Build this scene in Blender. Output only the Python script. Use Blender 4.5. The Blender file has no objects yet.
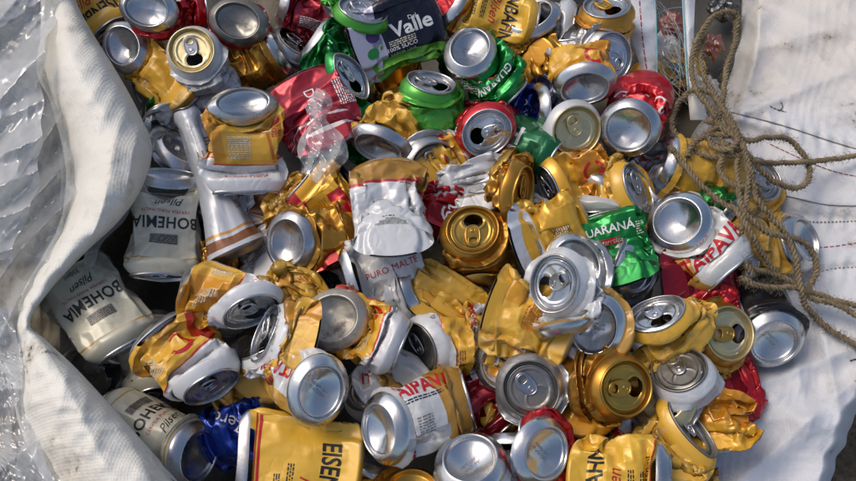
import bpy, bmesh, math, random, zlib
import numpy as np
from mathutils import Vector, Matrix

SC = bpy.context.scene
COL = SC.collection
rad = math.radians
# ------------------------------------------------------------------ camera (all lengths in mm, scene in metres)
M = 0.001
HALF = math.tan(rad(30.0))
PITCH = 23.5
CAM = np.array([0.0, -310.0, 808.0])
FWD = np.array([0.0, math.sin(rad(PITCH)), -math.cos(rad(PITCH))])
UPV = np.array([0.0, math.cos(rad(PITCH)), math.sin(rad(PITCH))])
cam_d = bpy.data.cameras.new("camera")
cam = bpy.data.objects.new("camera", cam_d)
COL.objects.link(cam)
cam.location = CAM * M
cam.rotation_euler = (rad(PITCH), 0, 0)
cam_d.sensor_width = 36.0
cam_d.lens = 18.0 / HALF
cam_d.clip_start = 0.01
cam_d.clip_end = 100.0
cam_d.dof.use_dof = False
SC.camera = cam
# ------------------------------------------------------------------ sky and sun
SUN_EL, SUN_AZ = 52.0, 155.0        # azimuth in the picture plane: 0 = right, 90 = up
world = bpy.data.worlds.new("World")
SC.world = world
world.use_nodes = True
wn = world.node_tree
bg = wn.nodes["Background"]
sky = wn.nodes.new("ShaderNodeTexSky")
sky.sky_type = 'NISHITA'
sky.sun_disc = False
sky.sun_elevation = rad(SUN_EL)
sky.sun_rotation = rad(90.0 - SUN_AZ)
sky.air_density = 1.0
sky.dust_density = 3.0
sky.ozone_density = 0.3
wn.links.new(sky.outputs[0], bg.inputs[0])
bg.inputs[1].default_value = 0.15
sd = bpy.data.lights.new("sun", 'SUN')
sd.energy = 1.5
sd.angle = rad(27.0)
sd.color = (1.0, 0.91, 0.79)
sun = bpy.data.objects.new("sun", sd)
COL.objects.link(sun)
sv = Vector((math.cos(rad(SUN_EL)) * math.cos(rad(SUN_AZ)), math.cos(rad(SUN_EL)) * math.sin(rad(SUN_AZ)), math.sin(rad(SUN_EL))))
sun.rotation_euler = sv.to_track_quat('Z', 'Y').to_euler()
sun.location = sv * 3
SC.view_settings.view_transform = 'Standard'
SC.view_settings.look = 'None'
SC.view_settings.exposure = -0.04
SC.view_settings.gamma = 1.0
SC.view_settings.use_curve_mapping = False
SC.cycles.max_bounces = 8
SC.cycles.diffuse_bounces = 3
SC.cycles.glossy_bounces = 4
SC.cycles.transparent_max_bounces = 12
SC.cycles.sample_clamp_indirect = 3.0

# ------------------------------------------------------------------ picture point at a height -> world point (mm)
def P(u, v, z=0.0):
    u, v, z = np.broadcast_arrays(np.asarray(u, float), np.asarray(v, float), np.asarray(z, float))
    d = FWD + ((u - 428.0) / 428.0 * HALF)[..., None] * np.array([1.0, 0, 0]) - ((v - 240.5) / 428.0 * HALF)[..., None] * UPV
    return CAM + d * ((CAM[2] - z) / -d[..., 2])[..., None]

def nrm(v):
    v = np.asarray(v, float)
    return v / (np.linalg.norm(v) + 1e-12)

def view_frame(p):
    w = nrm(CAM - p)
    r = nrm(np.array([1.0, 0, 0]) - w * w[0])
    return w, r, np.cross(w, r)

def img_dir(p, ang, tilt):
    w, r, u = view_frame(p)
    a, t = rad(ang), rad(tilt)
    return math.cos(t) * w + math.sin(t) * (math.cos(a) * r + math.sin(a) * u)

# ------------------------------------------------------------------ materials
def lin(h):
    if isinstance(h, str):
        h = h.lstrip('#')
        c = [int(h[i:i + 2], 16) / 255.0 for i in (0, 2, 4)]
        return tuple(((x / 12.92) if x <= 0.04045 else ((x + 0.055) / 1.055) ** 2.4) for x in c) + (1.0,)
    return tuple(h) + ((1.0,) if len(h) == 3 else ())

class NT:
    def __init__(s, name):
        s.m = bpy.data.materials.new(name)
        s.m.use_nodes = True
        s.t = s.m.node_tree
        s.b = s.t.nodes["Principled BSDF"]
        s.out = s.t.nodes["Material Output"]
    def n(s, typ, **kw):
        nd = s.t.nodes.new("ShaderNode" + typ)
        for k, v in kw.items():
            setattr(nd, k, v)
        return nd
    def link(s, a, b):
        s.t.links.new(a, b)
    def set(s, sock, v):
        if isinstance(v, bpy.types.NodeSocket):
            s.link(v, sock)
        else:
            if sock.type == 'RGBA' and len(v) == 3:
                v = tuple(v) + (1,)
            sock.default_value = v
    def math(s, op, a, b=0.0, c=None, clamp=False):
        nd = s.n("Math", operation=op, use_clamp=clamp)
        s.set(nd.inputs[0], a); s.set(nd.inputs[1], b)
        if c is not None: s.set(nd.inputs[2], c)
        return nd.outputs[0]
    def mix(s, f, a, b, mode='MIX'):
        nd = s.n("MixRGB", blend_type=mode)
        s.set(nd.inputs[0], f); s.set(nd.inputs[1], a); s.set(nd.inputs[2], b)
        return nd.outputs[0]
    def noise(s, vec, scale, detail=4.0, rough=0.55, dist=0.0):
        nd = s.n("TexNoise")
        s.link(vec, nd.inputs['Vector'])
        nd.inputs['Scale'].default_value = scale
        nd.inputs['Detail'].default_value = detail
        nd.inputs['Roughness'].default_value = rough
        nd.inputs['Distortion'].default_value = dist
        return nd.outputs[0]
    def ramp(s, f, lo, hi):
        nd = s.n("MapRange", interpolation_type='SMOOTHSTEP')
        s.link(f, nd.inputs[0])
        nd.inputs[1].default_value = lo; nd.inputs[2].default_value = hi
        return nd.outputs[0]
    def bump(s, h, strength, dist=0.001, normal=None):
        nd = s.n("Bump")
        nd.inputs['Strength'].default_value = strength
        nd.inputs['Distance'].default_value = dist
        s.link(h, nd.inputs['Height'])
        if normal is not None: s.link(normal, nd.inputs['Normal'])
        return nd.outputs[0]

def paint(name, base, bands=(), metallic=0.35, rough=0.32, dirt=0.35, wear=0.25, coat=0.3, dirtcol='#3a2a18', wavy=0.0):
    """Printed can paint. bands = (x0, x1, y0, y1, colour) in label millimetres (x round the can, y from base to lid)."""
    t = NT(name)
    uv = t.n("UVMap").outputs[0]
    sep = t.n("SeparateXYZ"); t.link(uv, sep.inputs[0])
    X = t.math('MULTIPLY', sep.outputs[0], 207.0)
    X = t.math('SUBTRACT', X, 103.5)
    Y = t.math('MULTIPLY', sep.outputs[1], 120.0)
    oi = t.n("ObjectInfo").outputs['Random']
    geo = t.n("TexCoord").outputs['Object']
    off = t.n("VectorMath", operation='ADD')
    t.link(geo, off.inputs[0])
    cmb = t.n("CombineXYZ"); t.link(oi, cmb.inputs[0]); t.link(oi, cmb.inputs[1])
    t.link(cmb.outputs[0], off.inputs[1])
    vec = off.outputs[0]
    c = lin(base)
    wob = t.math('MULTIPLY', t.math('SUBTRACT', t.noise(vec, 18, 1.0), 0.5), wavy) if wavy else None
    for b in bands:
        x0, x1, y0, y1, col = b
        xx, yy = X, Y
        if wob is not None:
            xx = t.math('ADD', X, wob); yy = t.math('ADD', Y, wob)
        f = None
        for s_, lo, hi in ((xx, x0, x1), (yy, y0, y1)):
            if lo > -110:
                g = t.math('GREATER_THAN', s_, lo); f = g if f is None else t.math('MULTIPLY', f, g)
            if hi < 190:
                g = t.math('LESS_THAN', s_, hi); f = g if f is None else t.math('MULTIPLY', f, g)
        c = t.mix(f, c, lin(col))
    # slight tone drift, scuffs down to the metal and a film of grime
    n1 = t.noise(vec, 55, 5, 0.65)
    n2 = t.noise(vec, 14, 3, 0.5)
    n3 = t.noise(vec, 260, 3, 0.6)
    tone = t.n("HueSaturation"); t.set(tone.inputs['Color'], c)
    t.link(t.math('ADD', 0.86, t.math('MULTIPLY', n2, 0.28)), tone.inputs['Value'])
    c = tone.outputs[0]
    scuff = t.math('MULTIPLY', t.ramp(t.math('ADD', t.math('MULTIPLY', n1, 0.6), t.math('MULTIPLY', n3, 0.4)), 0.60, 0.68), wear)
    pt = t.n("NewGeometry").outputs['Pointiness']
    edge = t.math('MULTIPLY', t.ramp(t.math('ADD', pt, t.math('MULTIPLY', t.math('SUBTRACT', n1, 0.5), 0.25)), 0.545, 0.62), min(1.0, wear * 4))
    scuff = t.math('MAXIMUM', scuff, edge)
    c = t.mix(scuff, c, (0.62, 0.62, 0.62, 1))
    concave = t.ramp(pt, 0.47, 0.40)  # concave creases turn towards the darker colour
    c = t.mix(t.math('MULTIPLY', concave, min(0.6, dirt * 1.5)), c, lin(dirtcol))
    grime = t.math('MULTIPLY', t.ramp(t.math('ADD', t.math('MULTIPLY', n1, 0.5), t.math('MULTIPLY', n2, 0.5)), 0.50, 0.70), dirt)
    c = t.mix(grime, c, lin(dirtcol))
    t.set(t.b.inputs['Base Color'], c)
    t.b.inputs['Metallic'].default_value = metallic
    t.link(t.math('ADD', rough, t.math('ADD', t.math('MULTIPLY', grime, 0.5), t.math('MULTIPLY', n1, 0.10))), t.b.inputs['Roughness'])
    t.b.inputs['Coat Weight'].default_value = coat
    t.b.inputs['Coat Roughness'].default_value = 0.18
    vor = t.n("TexVoronoi", feature='DISTANCE_TO_EDGE')
    vor.inputs['Scale'].default_value = 75.0
    dv = t.n("VectorMath", operation='ADD'); t.link(vec, dv.inputs[0])
    sc_ = t.n("VectorMath", operation='SCALE'); sc_.inputs['Scale'].default_value = 0.012
    nz = t.n("TexNoise"); t.link(vec, nz.inputs['Vector']); nz.inputs['Scale'].default_value = 40.0
    t.link(nz.outputs['Color'], sc_.inputs[0]); t.link(sc_.outputs[0], dv.inputs[1]); t.link(dv.outputs[0], vor.inputs['Vector'])
    vd = t.math('MULTIPLY', t.math('MINIMUM', vor.outputs['Distance'], 0.22), t.ramp(n2, 0.40, 0.62))
    bm1 = t.bump(t.noise(vec, 45, 2, 0.5, 0.6), 0.06, 0.0012, t.bump(vd, 0.30, 0.004))
    t.link(t.bump(n3, 0.12, 0.0003, bm1), t.b.inputs['Normal'])
    return t.m

def metal(name, col, rough=0.3, dirt=0.3, dirtcol='#4a3a28', brushed=0.0):
    t = NT(name)
    geo = t.n("TexCoord").outputs['Object']
    oi = t.n("ObjectInfo").outputs['Random']
    off = t.n("VectorMath", operation='ADD'); t.link(geo, off.inputs[0])
    cmb = t.n("CombineXYZ"); t.link(oi, cmb.inputs[0]); t.link(oi, cmb.inputs[2])
    t.link(cmb.outputs[0], off.inputs[1])
    vec = off.outputs[0]
    n1 = t.noise(vec, 70, 5, 0.65); n2 = t.noise(vec, 400, 3, 0.6); n0 = t.noise(vec, 22, 2)
    g = t.math('MULTIPLY', t.ramp(t.math('ADD', t.math('MULTIPLY', n1, 0.6), t.math('MULTIPLY', n0, 0.4)), 0.46, 0.70), dirt)
    wv = t.n("TexNoise"); mp = t.n("Mapping"); mp.inputs['Scale'].default_value = (900, 60, 400); mp.inputs['Rotation'].default_value = (0.4, 0.3, 0.7); t.link(vec, mp.inputs[0]); t.link(mp.outputs[0], wv.inputs['Vector']); wv.inputs['Scale'].default_value = 1.0; wv.inputs['Detail'].default_value = 2
    spots = t.math('MULTIPLY', t.ramp(n2, 0.66, 0.72), min(1.0, dirt * 1.5))
    c = t.mix(g, lin(col), lin(dirtcol))
    c = t.mix(spots, c, lin('#33291f'))
    t.set(t.b.inputs['Base Color'], c)
    t.link(t.math('SUBTRACT', 1.0, t.math('MULTIPLY', t.math('MAXIMUM', g, spots), 0.8)), t.b.inputs['Metallic'])
    t.link(t.math('ADD', rough, t.math('ADD', t.math('MULTIPLY', g, 0.5), t.math('MULTIPLY', n0, 0.12))), t.b.inputs['Roughness'])
    t.link(t.bump(n0, 0.55, 0.0016, t.bump(n1, 0.35, 0.0007, t.bump(t.ramp(wv.outputs[0], 0.55, 0.75), 0.10, 0.0002))), t.b.inputs['Normal'])
    return t.m

def flat(name, col, rough=0.5, metallic=0.0):
    t = NT(name)
    vec = t.n("TexCoord").outputs['Object']
    n1 = t.noise(vec, 150, 4, 0.6)
    t.set(t.b.inputs['Base Color'], t.mix(t.math('MULTIPLY', t.ramp(n1, 0.5, 0.75), 0.35), lin(col), lin('#4a3f30')))
    t.b.inputs['Roughness'].default_value = rough
    t.b.inputs['Metallic'].default_value = metallic
    return t.m

# ------------------------------------------------------------------ object helpers
def empty(name, loc):
    o = bpy.data.objects.new(name, None)
    o.empty_display_size = 0.02
    COL.objects.link(o)
    o.location = Vector(loc) * M
    return o

def tag(o, label=None, cat=None, group=None, kind=None):
    if label: o['label'] = label
    if cat: o['category'] = cat
    if group: o['group'] = group
    if kind: o['kind'] = kind
    return o

def mesh_obj(name, V, F, mat, parent=None, origin=(0, 0, 0), uv=None, smooth=True):
    """V in mm (world), origin in mm (world). uv is per vertex."""
    V = (np.asarray(V, float) - np.asarray(origin, float)) * M
    me = bpy.data.meshes.new(name)
    me.from_pydata(V.tolist(), [], [tuple(int(i) for i in f) for f in F])
    if uv is not None:
        lay = me.uv_layers.new(name="UVMap")
        idx = np.zeros(len(me.loops), dtype=np.int32)
        me.loops.foreach_get("vertex_index", idx)
        if uv.ndim == 2 and len(uv) == len(V):
            lay.data.foreach_set("uv", np.asarray(uv, np.float32)[idx].ravel())
        else:
            lay.data.foreach_set("uv", np.asarray(uv, np.float32).ravel())
    if smooth:
        me.polygons.foreach_set("use_smooth", np.ones(len(me.polygons), dtype=bool))
    me.materials.append(mat)
    me.update()
    o = bpy.data.objects.new(name, me)
    COL.objects.link(o)
    if parent is not None:
        o.parent = parent
    else:
        o.location = Vector(origin) * M
    return o

def grid_faces(nu, nv, wrap_u=False, flip=False):
    F = []
    for i in range(nu if wrap_u else nu - 1):
        i2 = (i + 1) % nu
        for j in range(nv - 1):
            q = (i * nv + j, i2 * nv + j, i2 * nv + j + 1, i * nv + j + 1)
            F.append(q[::-1] if flip else q)
    return F
W_ = 'w'
# ------------------------------------------------------------------ crushed cans: a sheet-metal simulation
R0, LB = 33.0, 95.0               # body radius and length between the neck and the base chamfer
TN, ZN = 24, 12                   # simulation grid
HL, HB = 13.0, 10.0               # heights of lid neck and base chamfer
LID_NECK = [(33.0, 0), (32.7, 1.6), (31.5, 4.2), (29.6, 7.2), (27.7, 9.3), (26.6, 10.4)]
SEAM = [(26.6, 10.4), (27.1, 10.6), (27.4, 11.6), (27.3, 12.7), (26.7, 13.1), (25.9, 12.9), (25.4, 11.6), (24.9, 8.6), (24.2, 6.9),
        (23.5, 6.6), (22.9, 7.4), (22.5, 9.0), (21.9, 9.6), (21.2, 9.5)]
BASE_PROF = [(33.0, 0), (32.8, 1.2), (32.0, 3.0), (30.4, 5.0), (28.3, 6.9), (26.6, 8.3), (25.4, 9.3), (24.5, 9.9), (23.8, 9.8),
             (23.2, 9.0), (22.7, 7.2), (22.2, 5.2), (21.4, 4.2)]

def end_deform(p, e):
    """p: (...,3) local end coordinates (x, y, outward)."""
    p = p.copy()
    ph = e['phi']; c, s = math.cos(ph), math.sin(ph)
    a = p[..., 0] * c + p[..., 1] * s
    b = -p[..., 0] * s + p[..., 1] * c
    sq = e['sq']
    a2 = a * sq * (1 - e.get('lens', 0.0) * 0.35 * (b / 33.0) ** 2)
    b2 = b * (1 + (1 - sq) * 0.45)
    z2 = p[..., 2] + e['fold'] * (1 - (b / 33.0) ** 2) * 0.0 - e['fold'] * np.abs(a / 33.0) * 1.0 - e['sad'] * (b / 33.0) ** 2 + e['dent'] * e['wob'](a, b)
    p[..., 0] = a2 * c - b2 * s
    p[..., 1] = a2 * s + b2 * c
    p[..., 2] = z2
    return p

def end_world(p, e):
    q = end_deform(p, e)
    return e['c'] + q[..., 0:1] * e['a'] + q[..., 1:2] * e['b'] + q[..., 2:3] * e['n']

def rot_between(d0, d1):
    d0, d1 = nrm(d0), nrm(d1)
    v = Vector(d0).rotation_difference(Vector(d1))
    return np.array(v.to_matrix())

CANS = []
def can(kind, end, A, fA, B, fB, label, **o):
    """end: what faces the camera ('base' or 'lid'); A = (u, v, z) centre of its face, fA = (picture angle, tilt from the camera);
    B, fB the same for the other end (fB None: along the can)."""
    CANS.append(dict(kind=kind, end=end, A=A, fA=fA, B=B, fB=fB, label=label, o=o))

def prep(cn, idx):
    o = cn['o']
    rng = np.random.RandomState(zlib.crc32(cn['label'].encode()) % 100000 + o.get('seed', 0))
    pa = P(*cn['A']); pb = P(*cn['B'])
    nA = nrm(img_dir(pa, *cn['fA']))
    nB = nrm(img_dir(pb, *cn['fB'])) if cn['fB'] is not None else nrm(pb - pa)
    # ends of a flattened can that point away from the camera are folded underneath it
    w_, _, _ = view_frame((pa + pb) / 2)
    ab = nrm((pb - pa) - w_ * np.dot(pb - pa, w_))
    tuckA = False
    if o.get('slab') is not None and o['slab'] <= 18:
        tk = o.get('tuck', 1.0)
        if tk and cn['fA'][1] >= 94 and not o.get('keepA'):
            nA = nrm(-ab * 0.45 - w_ * tk); pa = pa + ab * 19 - w_ * 17
            o['Asq'] = o.get('Asq', 0.5); tuckA = True
            if o.get('Asqa', W_) == W_: o['Asqa'] = 'ab'
        if tk and cn['fB'] is not None and cn['fB'][1] >= 94 and not o.get('keepB'):
            nB = nrm(ab * 0.45 - w_ * tk); pb = pb - ab * 19 - w_ * 17
            if o.get('Bsqa', W_) == W_: o['Bsqa'] = 'ab'
    hA, hB = (HB, HL) if cn['end'] == 'base' else (HL, HB)
    cA = pa - nA * hA; cB = pb - nB * hB
    L = np.linalg.norm(cB - cA)
    mx = o.get('maxlen', LB * 0.985)
    if L > mx:
        cB = cA + (cB - cA) * mx / L
    dA = -nA; dB = nB
    w, r, u = view_frame(pa)
    front = o.get('front')
    if front is None:
        f = nrm(w + 0.8 * nrm((pb - pa) - w * np.dot(pb - pa, w) + 1e-6))
        if tuckA: f = nrm(w_ * 0.45 - ab)
    else:
        f = img_dir(pa, *front)
    a = nrm(f - dA * np.dot(f, dA)); b = np.cross(dA, a)
    rl = rad(o.get('roll', 0.0))
    a, b = a * math.cos(rl) + b * math.sin(rl), -a * math.sin(rl) + b * math.cos(rl)
    Rm = rot_between(dA, dB)
    a2, b2 = Rm @ a, Rm @ b
    tw = rad(o.get('twist', 0.0))
    a2, b2 = a2 * math.cos(tw) + b2 * math.sin(tw), -a2 * math.sin(tw) + b2 * math.cos(tw)
    def mk(c, n, a_, b_, pre):
        qa = o.get(pre + 'sqa', 0.0)
        v = ab if qa == 'ab' else (img_dir(c, 0.0, 0.0) if qa == 'w' else img_dir(c, qa, 90.0))
        ph = math.atan2(np.dot(v, b_), np.dot(v, a_))
        k1 = rng.uniform(-1, 1, (5, 2)) * 0.11; k2 = rng.uniform(0, 6.28, 5); k3 = rng.uniform(-1, 1, 5)
        def wob(x, y):
            z = np.zeros_like(x)
            for i in range(5):
                z = z + k3[i] * np.abs(np.sin(k1[i, 0] * x + k1[i, 1] * y + k2[i]))
            return z
        cr_ = min(1.0, o.get('crush', 1.0))
        if pre + 'sq' not in o: ph = rng.uniform(0, 3.14)
        return dict(c=c, n=n, a=a_, b=b_, phi=ph, sq=o.get(pre + 'sq', 1.0 - rng.uniform(0.0, 0.16) * cr_), fold=o.get(pre + 'fold', rng.uniform(-1, 4) * cr_), sad=o.get(pre + 'sad', rng.uniform(-3, 3) * cr_),
                    dent=o.get(pre + 'dent', rng.uniform(0.3, 1.5) * min(1.0, o.get('crush', 1.0))), wob=wob, lens=o.get(pre + 'lens', 0.0))
    eA, eB = mk(cA, nA, a, b, 'A'), mk(cB, nB, a2, b2, 'B')
    # sheet starts as a straight can
    ax = nrm(dA + dB + 0.5 * nrm(cB - cA))
    mid = (cA + cB) / 2
    R1 = rot_between(dA, ax)
    fc = []
    for i in range(7):
        k = rng.normal(0, 1, 3); k /= np.linalg.norm(k)
        fc.append((k, 2 * math.pi / rng.uniform(26, 80), rng.uniform(0, 6.28), rng.uniform(0.4, 1.0)))
    wv = [(rng.uniform(0, math.pi), 2 * math.pi / rng.uniform(45, 95), rng.uniform(0, 6.28), rng.uniform(1.5, 4.5)) for _ in range(3)]
    s = dict(fc=fc, wv=wv, eA=eA, eB=eB, ax=ax, mid=mid, a0=R1 @ a, b0=R1 @ b, rng=rng)
    # pokes
    K = 5
    cr = o.get('crush', 1.0)
    pk = []
    for i in range(K):
        th = rng.uniform(0, 2 * math.pi); zz = rng.uniform(-0.42, 0.42) * L
        dirv = math.cos(th) * s['a0'] + math.sin(th) * s['b0']
        rr = rng.uniform(7, 20); dep = rng.uniform(0.25, 1.0) * 15 * cr
        pk.append((mid + nrm(cB - cA) * zz, dirv, rr, dep))
    s['pk'] = pk
    h = o.get('slab')
    if h is not None:
        sa, st = o.get('slabn', (0, 0))
        s['slab'] = (mid + np.array([0, 0, o.get('slabz', 0.0)]), nrm(img_dir(mid, sa, st)), h)
    else:
        s['slab'] = (mid, np.array([0, 0, 1.0]), 500.0)
    n_ = s['slab'][1]; e1 = nrm(np.cross(n_, [0.13, 0.97, 0.2])); e2 = np.cross(n_, e1)
    ws = o.get('wave', 1.0)
    s['wav'] = [((math.cos(a_) * e1 + math.sin(a_) * e2) * k_, p_, m_ * ws) for a_, k_, p_, m_ in wv]
    cn['s'] = s
    return s

def simulate():
    N = len(CANS)
    S = [prep(c, i) for i, c in enumerate(CANS)]
    th = np.arange(TN) * 2 * math.pi / TN
    ct, st = np.cos(th), np.sin(th)
    X = np.zeros((N, TN, ZN, 3))
    zz = np.linspace(-LB / 2, LB / 2, ZN)
    RA = np.zeros((N, TN, 3)); RB = np.zeros((N, TN, 3)); R0A = np.zeros((N, TN, 3)); R0B = np.zeros((N, TN, 3))
    ring = np.stack([R0 * ct, R0 * st, 0 * ct], -1)
    for i, s in enumerate(S):
        circ = R0 * (ct[:, None] * s['a0'] + st[:, None] * s['b0'])
        X[i] = s['mid'] + circ[:, None, :] + zz[None, :, None] * s['ax']
        X[i] += s['rng'].normal(0, 0.35, X[i].shape)
        RA[i] = end_world(ring, s['eA']); RB[i] = end_world(ring, s['eB'])
        R0A[i] = X[i][:, 0]; R0B[i] = X[i][:, -1]
    PC = np.array([[p[0] for p in s['pk']] for s in S]); PD = np.array([[p[1] for p in s['pk']] for s in S])
    PR = np.array([[p[2] for p in s['pk']] for s in S]); PE = np.array([[p[3] for p in s['pk']] for s in S])
    SC_ = np.array([s['slab'][0] for s in S]); SN = np.array([s['slab'][1] for s in S]); SH = np.array([s['slab'][2] for s in S])
    CA = np.array([s['eA']['c'] for s in S]); CB = np.array([s['eB']['c'] for s in S])
    NA = np.array([s['eA']['n'] for s in S]); NB = np.array([s['eB']['n'] for s in S])
    CA0 = R0A.mean(1); CB0 = R0B.mean(1)
    CA1, CB1, NA1, NB1 = CA, CB, NA, NB
    NA0 = np.array([-s['ax'] for s in S]); NB0 = -NA0
    WK = np.array([[w[0] for w in s['wav']] for s in S]); WP = np.array([[w[1] for w in s['wav']] for s in S]); WM = np.array([[w[2] for w in s['wav']] for s in S])
    dth = 2 * R0 * math.sin(math.pi / TN); dz = LB / (ZN - 1); dg = math.hypot(dth, dz)
    dth2 = 2 * R0 * math.sin(2 * math.pi / TN)
    X = X.astype(np.float32)
    W = np.zeros_like(X[..., :1])
    def pair(X, D, i0, i1, j0, j1, wrap, rest, k, bend=False):
        # correction for edges from (t, z) to (t + wrap, z + dj)
        a = X[:, :, i0:i1]
        b = np.roll(X, -wrap, axis=1)[:, :, j0:j1] if wrap else X[:, :, j0:j1]
        d = b - a
        l = np.sqrt((d * d).sum(-1, keepdims=True)) + 1e-6
        if bend:
            kk = np.where(l < rest * bend, 0.03 * k, k)
            c = d * ((l - rest) / l * 0.5 * kk)
        else:
            c = d * ((l - rest) / l * 0.5 * k)
        D[:, :, i0:i1] += c
        if wrap:
            D[:, :, j0:j1] -= np.roll(c, wrap, axis=1)
        else:
            D[:, :, j0:j1] -= c
    NI = 620
    for it in range(NI):
        f = min(1.0, it / (NI * 0.62)); f = f * f * (3 - 2 * f)
        CA = CA0 + (CA1 - CA0) * f; CB = CB0 + (CB1 - CB0) * f
        NA = NA0 + (NA1 - NA0) * f; NB = NB0 + (NB1 - NB0) * f
        NA = NA / (np.linalg.norm(NA, axis=1, keepdims=True) + 1e-6); NB = NB / (np.linalg.norm(NB, axis=1, keepdims=True) + 1e-6)
        D = np.zeros_like(X)
        pair(X, D, 0, ZN, 0, ZN, 1, dth, 1.0)
        pair(X, D, 0, ZN - 1, 1, ZN, 0, dz, 1.0)
        pair(X, D, 0, ZN - 1, 1, ZN, 1, dg, 0.9)
        pair(X, D, 0, ZN - 1, 1, ZN, -1, dg, 0.9)
        pair(X, D, 0, ZN, 0, ZN, 2, dth2, 0.12, bend=0.93)
        pair(X, D, 0, ZN - 2, 2, ZN, 0, 2 * dz, 0.12, bend=0.93)
        X += D * (1.55 / 6.0) * 1.25
        # pokes
        if it < NI * 0.8:
            c = PC + PD * (R0 + PR - PE * f)[..., None]
            for k in range(c.shape[1]):
                v = X - c[:, k][:, None, None, :]
                l = np.sqrt((v * v).sum(-1, keepdims=True)) + 1e-6
                rk = PR[:, k][:, None, None, None]
                X += np.where(l < rk, v * (rk - l) / l, 0) * 0.5
        # slab
        h = (SH + (1 - f) * 45)[:, None, None]
        t_ = ((X - SC_[:, None, None, :]) * SN[:, None, None, :]).sum(-1)
        rel = X - SC_[:, None, None, :]
        for k in range(3):
            ph_ = (rel * WK[:, k][:, None, None, :]).sum(-1) + WP[:, k][:, None, None]
            t_ = t_ - WM[:, k][:, None, None] * (np.arcsin(np.sin(ph_) * 0.995) / 1.57)
        ex = t_ - np.clip(t_, -h, h)
        X -= ex[..., None] * SN[:, None, None, :] * 0.35
        # the sheet cannot pass through its own ends
        for (c_, n_) in ((CA, NA), (CB, NB)):
            v = X - c_[:, None, None, :]
            t_ = (v * n_[:, None, None, :]).sum(-1)
            q = np.sqrt(np.maximum((v * v).sum(-1) - t_ * t_, 0))
            lim = np.where(q < 26.0, 6.0, 1.0)
            ex = np.where((q < 38.0) & (t_ > -lim) & (t_ < 40.0), t_ + lim, 0.0)
            X -= (ex * 0.9)[..., None] * n_[:, None, None, :]
        X[:, :, 0] = R0A + (RA - R0A) * f
        X[:, :, -1] = R0B + (RB - R0B) * f
    return X.astype(float)

def upsample(G, k):
    """Catmull-Rom, periodic in axis 0, clamped in axis 1."""
    T, Z, _ = G.shape
    def cr(p0, p1, p2, p3, t):
        return 0.5 * ((2 * p1) + (-p0 + p2) * t + (2 * p0 - 5 * p1 + 4 * p2 - p3) * t * t + (-p0 + 3 * p1 - 3 * p2 + p3) * t ** 3)
    out = []
    for i in range(k):
        t = i / k
        out.append(cr(np.roll(G, 1, 0), G, np.roll(G, -1, 0), np.roll(G, -2, 0), t))
    H = np.stack(out, 1).reshape(T * k, Z, 3)
    E = np.concatenate([2 * H[:, :1] - H[:, 1:2], H, 2 * H[:, -1:] - H[:, -2:-1]], 1)
    cols = []
    for j in range(Z - 1):
        for i in range(k):
            cols.append(cr(E[:, j], E[:, j + 1], E[:, j + 2], E[:, j + 3], i / k))
    cols.append(H[:, -1])
    smooth = np.stack(cols, 1)
    # flat facets where the sheet has creased: two triangles per cell, split along the shorter diagonal
    p00 = G[:, :-1]; p10 = np.roll(G, -1, 0)[:, :-1]; p01 = G[:, 1:]; p11 = np.roll(G, -1, 0)[:, 1:]
    dA = np.linalg.norm(p00 - p11, axis=2); dB = np.linalg.norm(p10 - p01, axis=2)
    tp = (dA <= dB)[..., None]
    S_ = np.zeros((T, k, Z - 1, k, 3))
    for a in range(k):
        for b in range(k):
            s, t = a / k, b / k
            ra = p00 + s * (p10 - p00) + t * (p11 - p10) if s >= t else p00 + t * (p01 - p00) + s * (p11 - p01)
            rb = p00 + s * (p10 - p00) + t * (p01 - p00) if s + t <= 1 else p11 + (1 - s) * (p01 - p11) + (1 - t) * (p10 - p11)
            S_[:, a, :, b] = np.where(tp, ra, rb)
    S_ = S_.reshape(T * k, (Z - 1) * k, 3)
    last = np.stack([G[:, -1] * (1 - a / k) + np.roll(G, -1, 0)[:, -1] * (a / k) for a in range(k)], 1).reshape(T * k, 1, 3)
    hard = np.concatenate([S_, last], 1)
    # crease measure: second difference beyond that of the round can
    ct = np.linalg.norm(np.roll(G, 1, 0) - 2 * G + np.roll(G, -1, 0), axis=2)
    r0 = 2 * R0 * (1 - math.cos(2 * math.pi / T))
    cz = np.zeros(ct.shape); cz[:, 1:-1] = np.linalg.norm(G[:, :-2] - 2 * G[:, 1:-1] + G[:, 2:], axis=2)
    w = np.clip((np.abs(ct - r0) + cz - 0.35) / 1.2, 0, 1)
    w[:, 0] = w[:, -1] = 0
    w = np.maximum(w, 0.5 * (np.roll(w, 1, 0) + np.roll(w, -1, 0)) * 0.8)
    w1 = np.stack([w * (1 - a / k) + np.roll(w, -1, 0) * (a / k) for a in range(k)], 1).reshape(T * k, Z)
    W2 = np.concatenate([np.stack([w1[:, :-1] * (1 - a / k) + w1[:, 1:] * (a / k) for a in range(k)], 2).reshape(T * k, -1), w1[:, -1:]], 1)
    W2 = (W2 * 1.0)[..., None]
    return smooth * (1 - W2) + hard * W2

UP = 5
def lathe_end(prof, e, nt, extra=0, flip=False):
    pts = []
    th = np.arange(nt) * 2 * math.pi / nt
    for r, z in prof:
        pts.append(np.stack([r * np.cos(th), r * np.sin(th), np.full(nt, float(z))], -1))
    return np.stack(pts, 1)      # (nt, nprof, 3)

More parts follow.
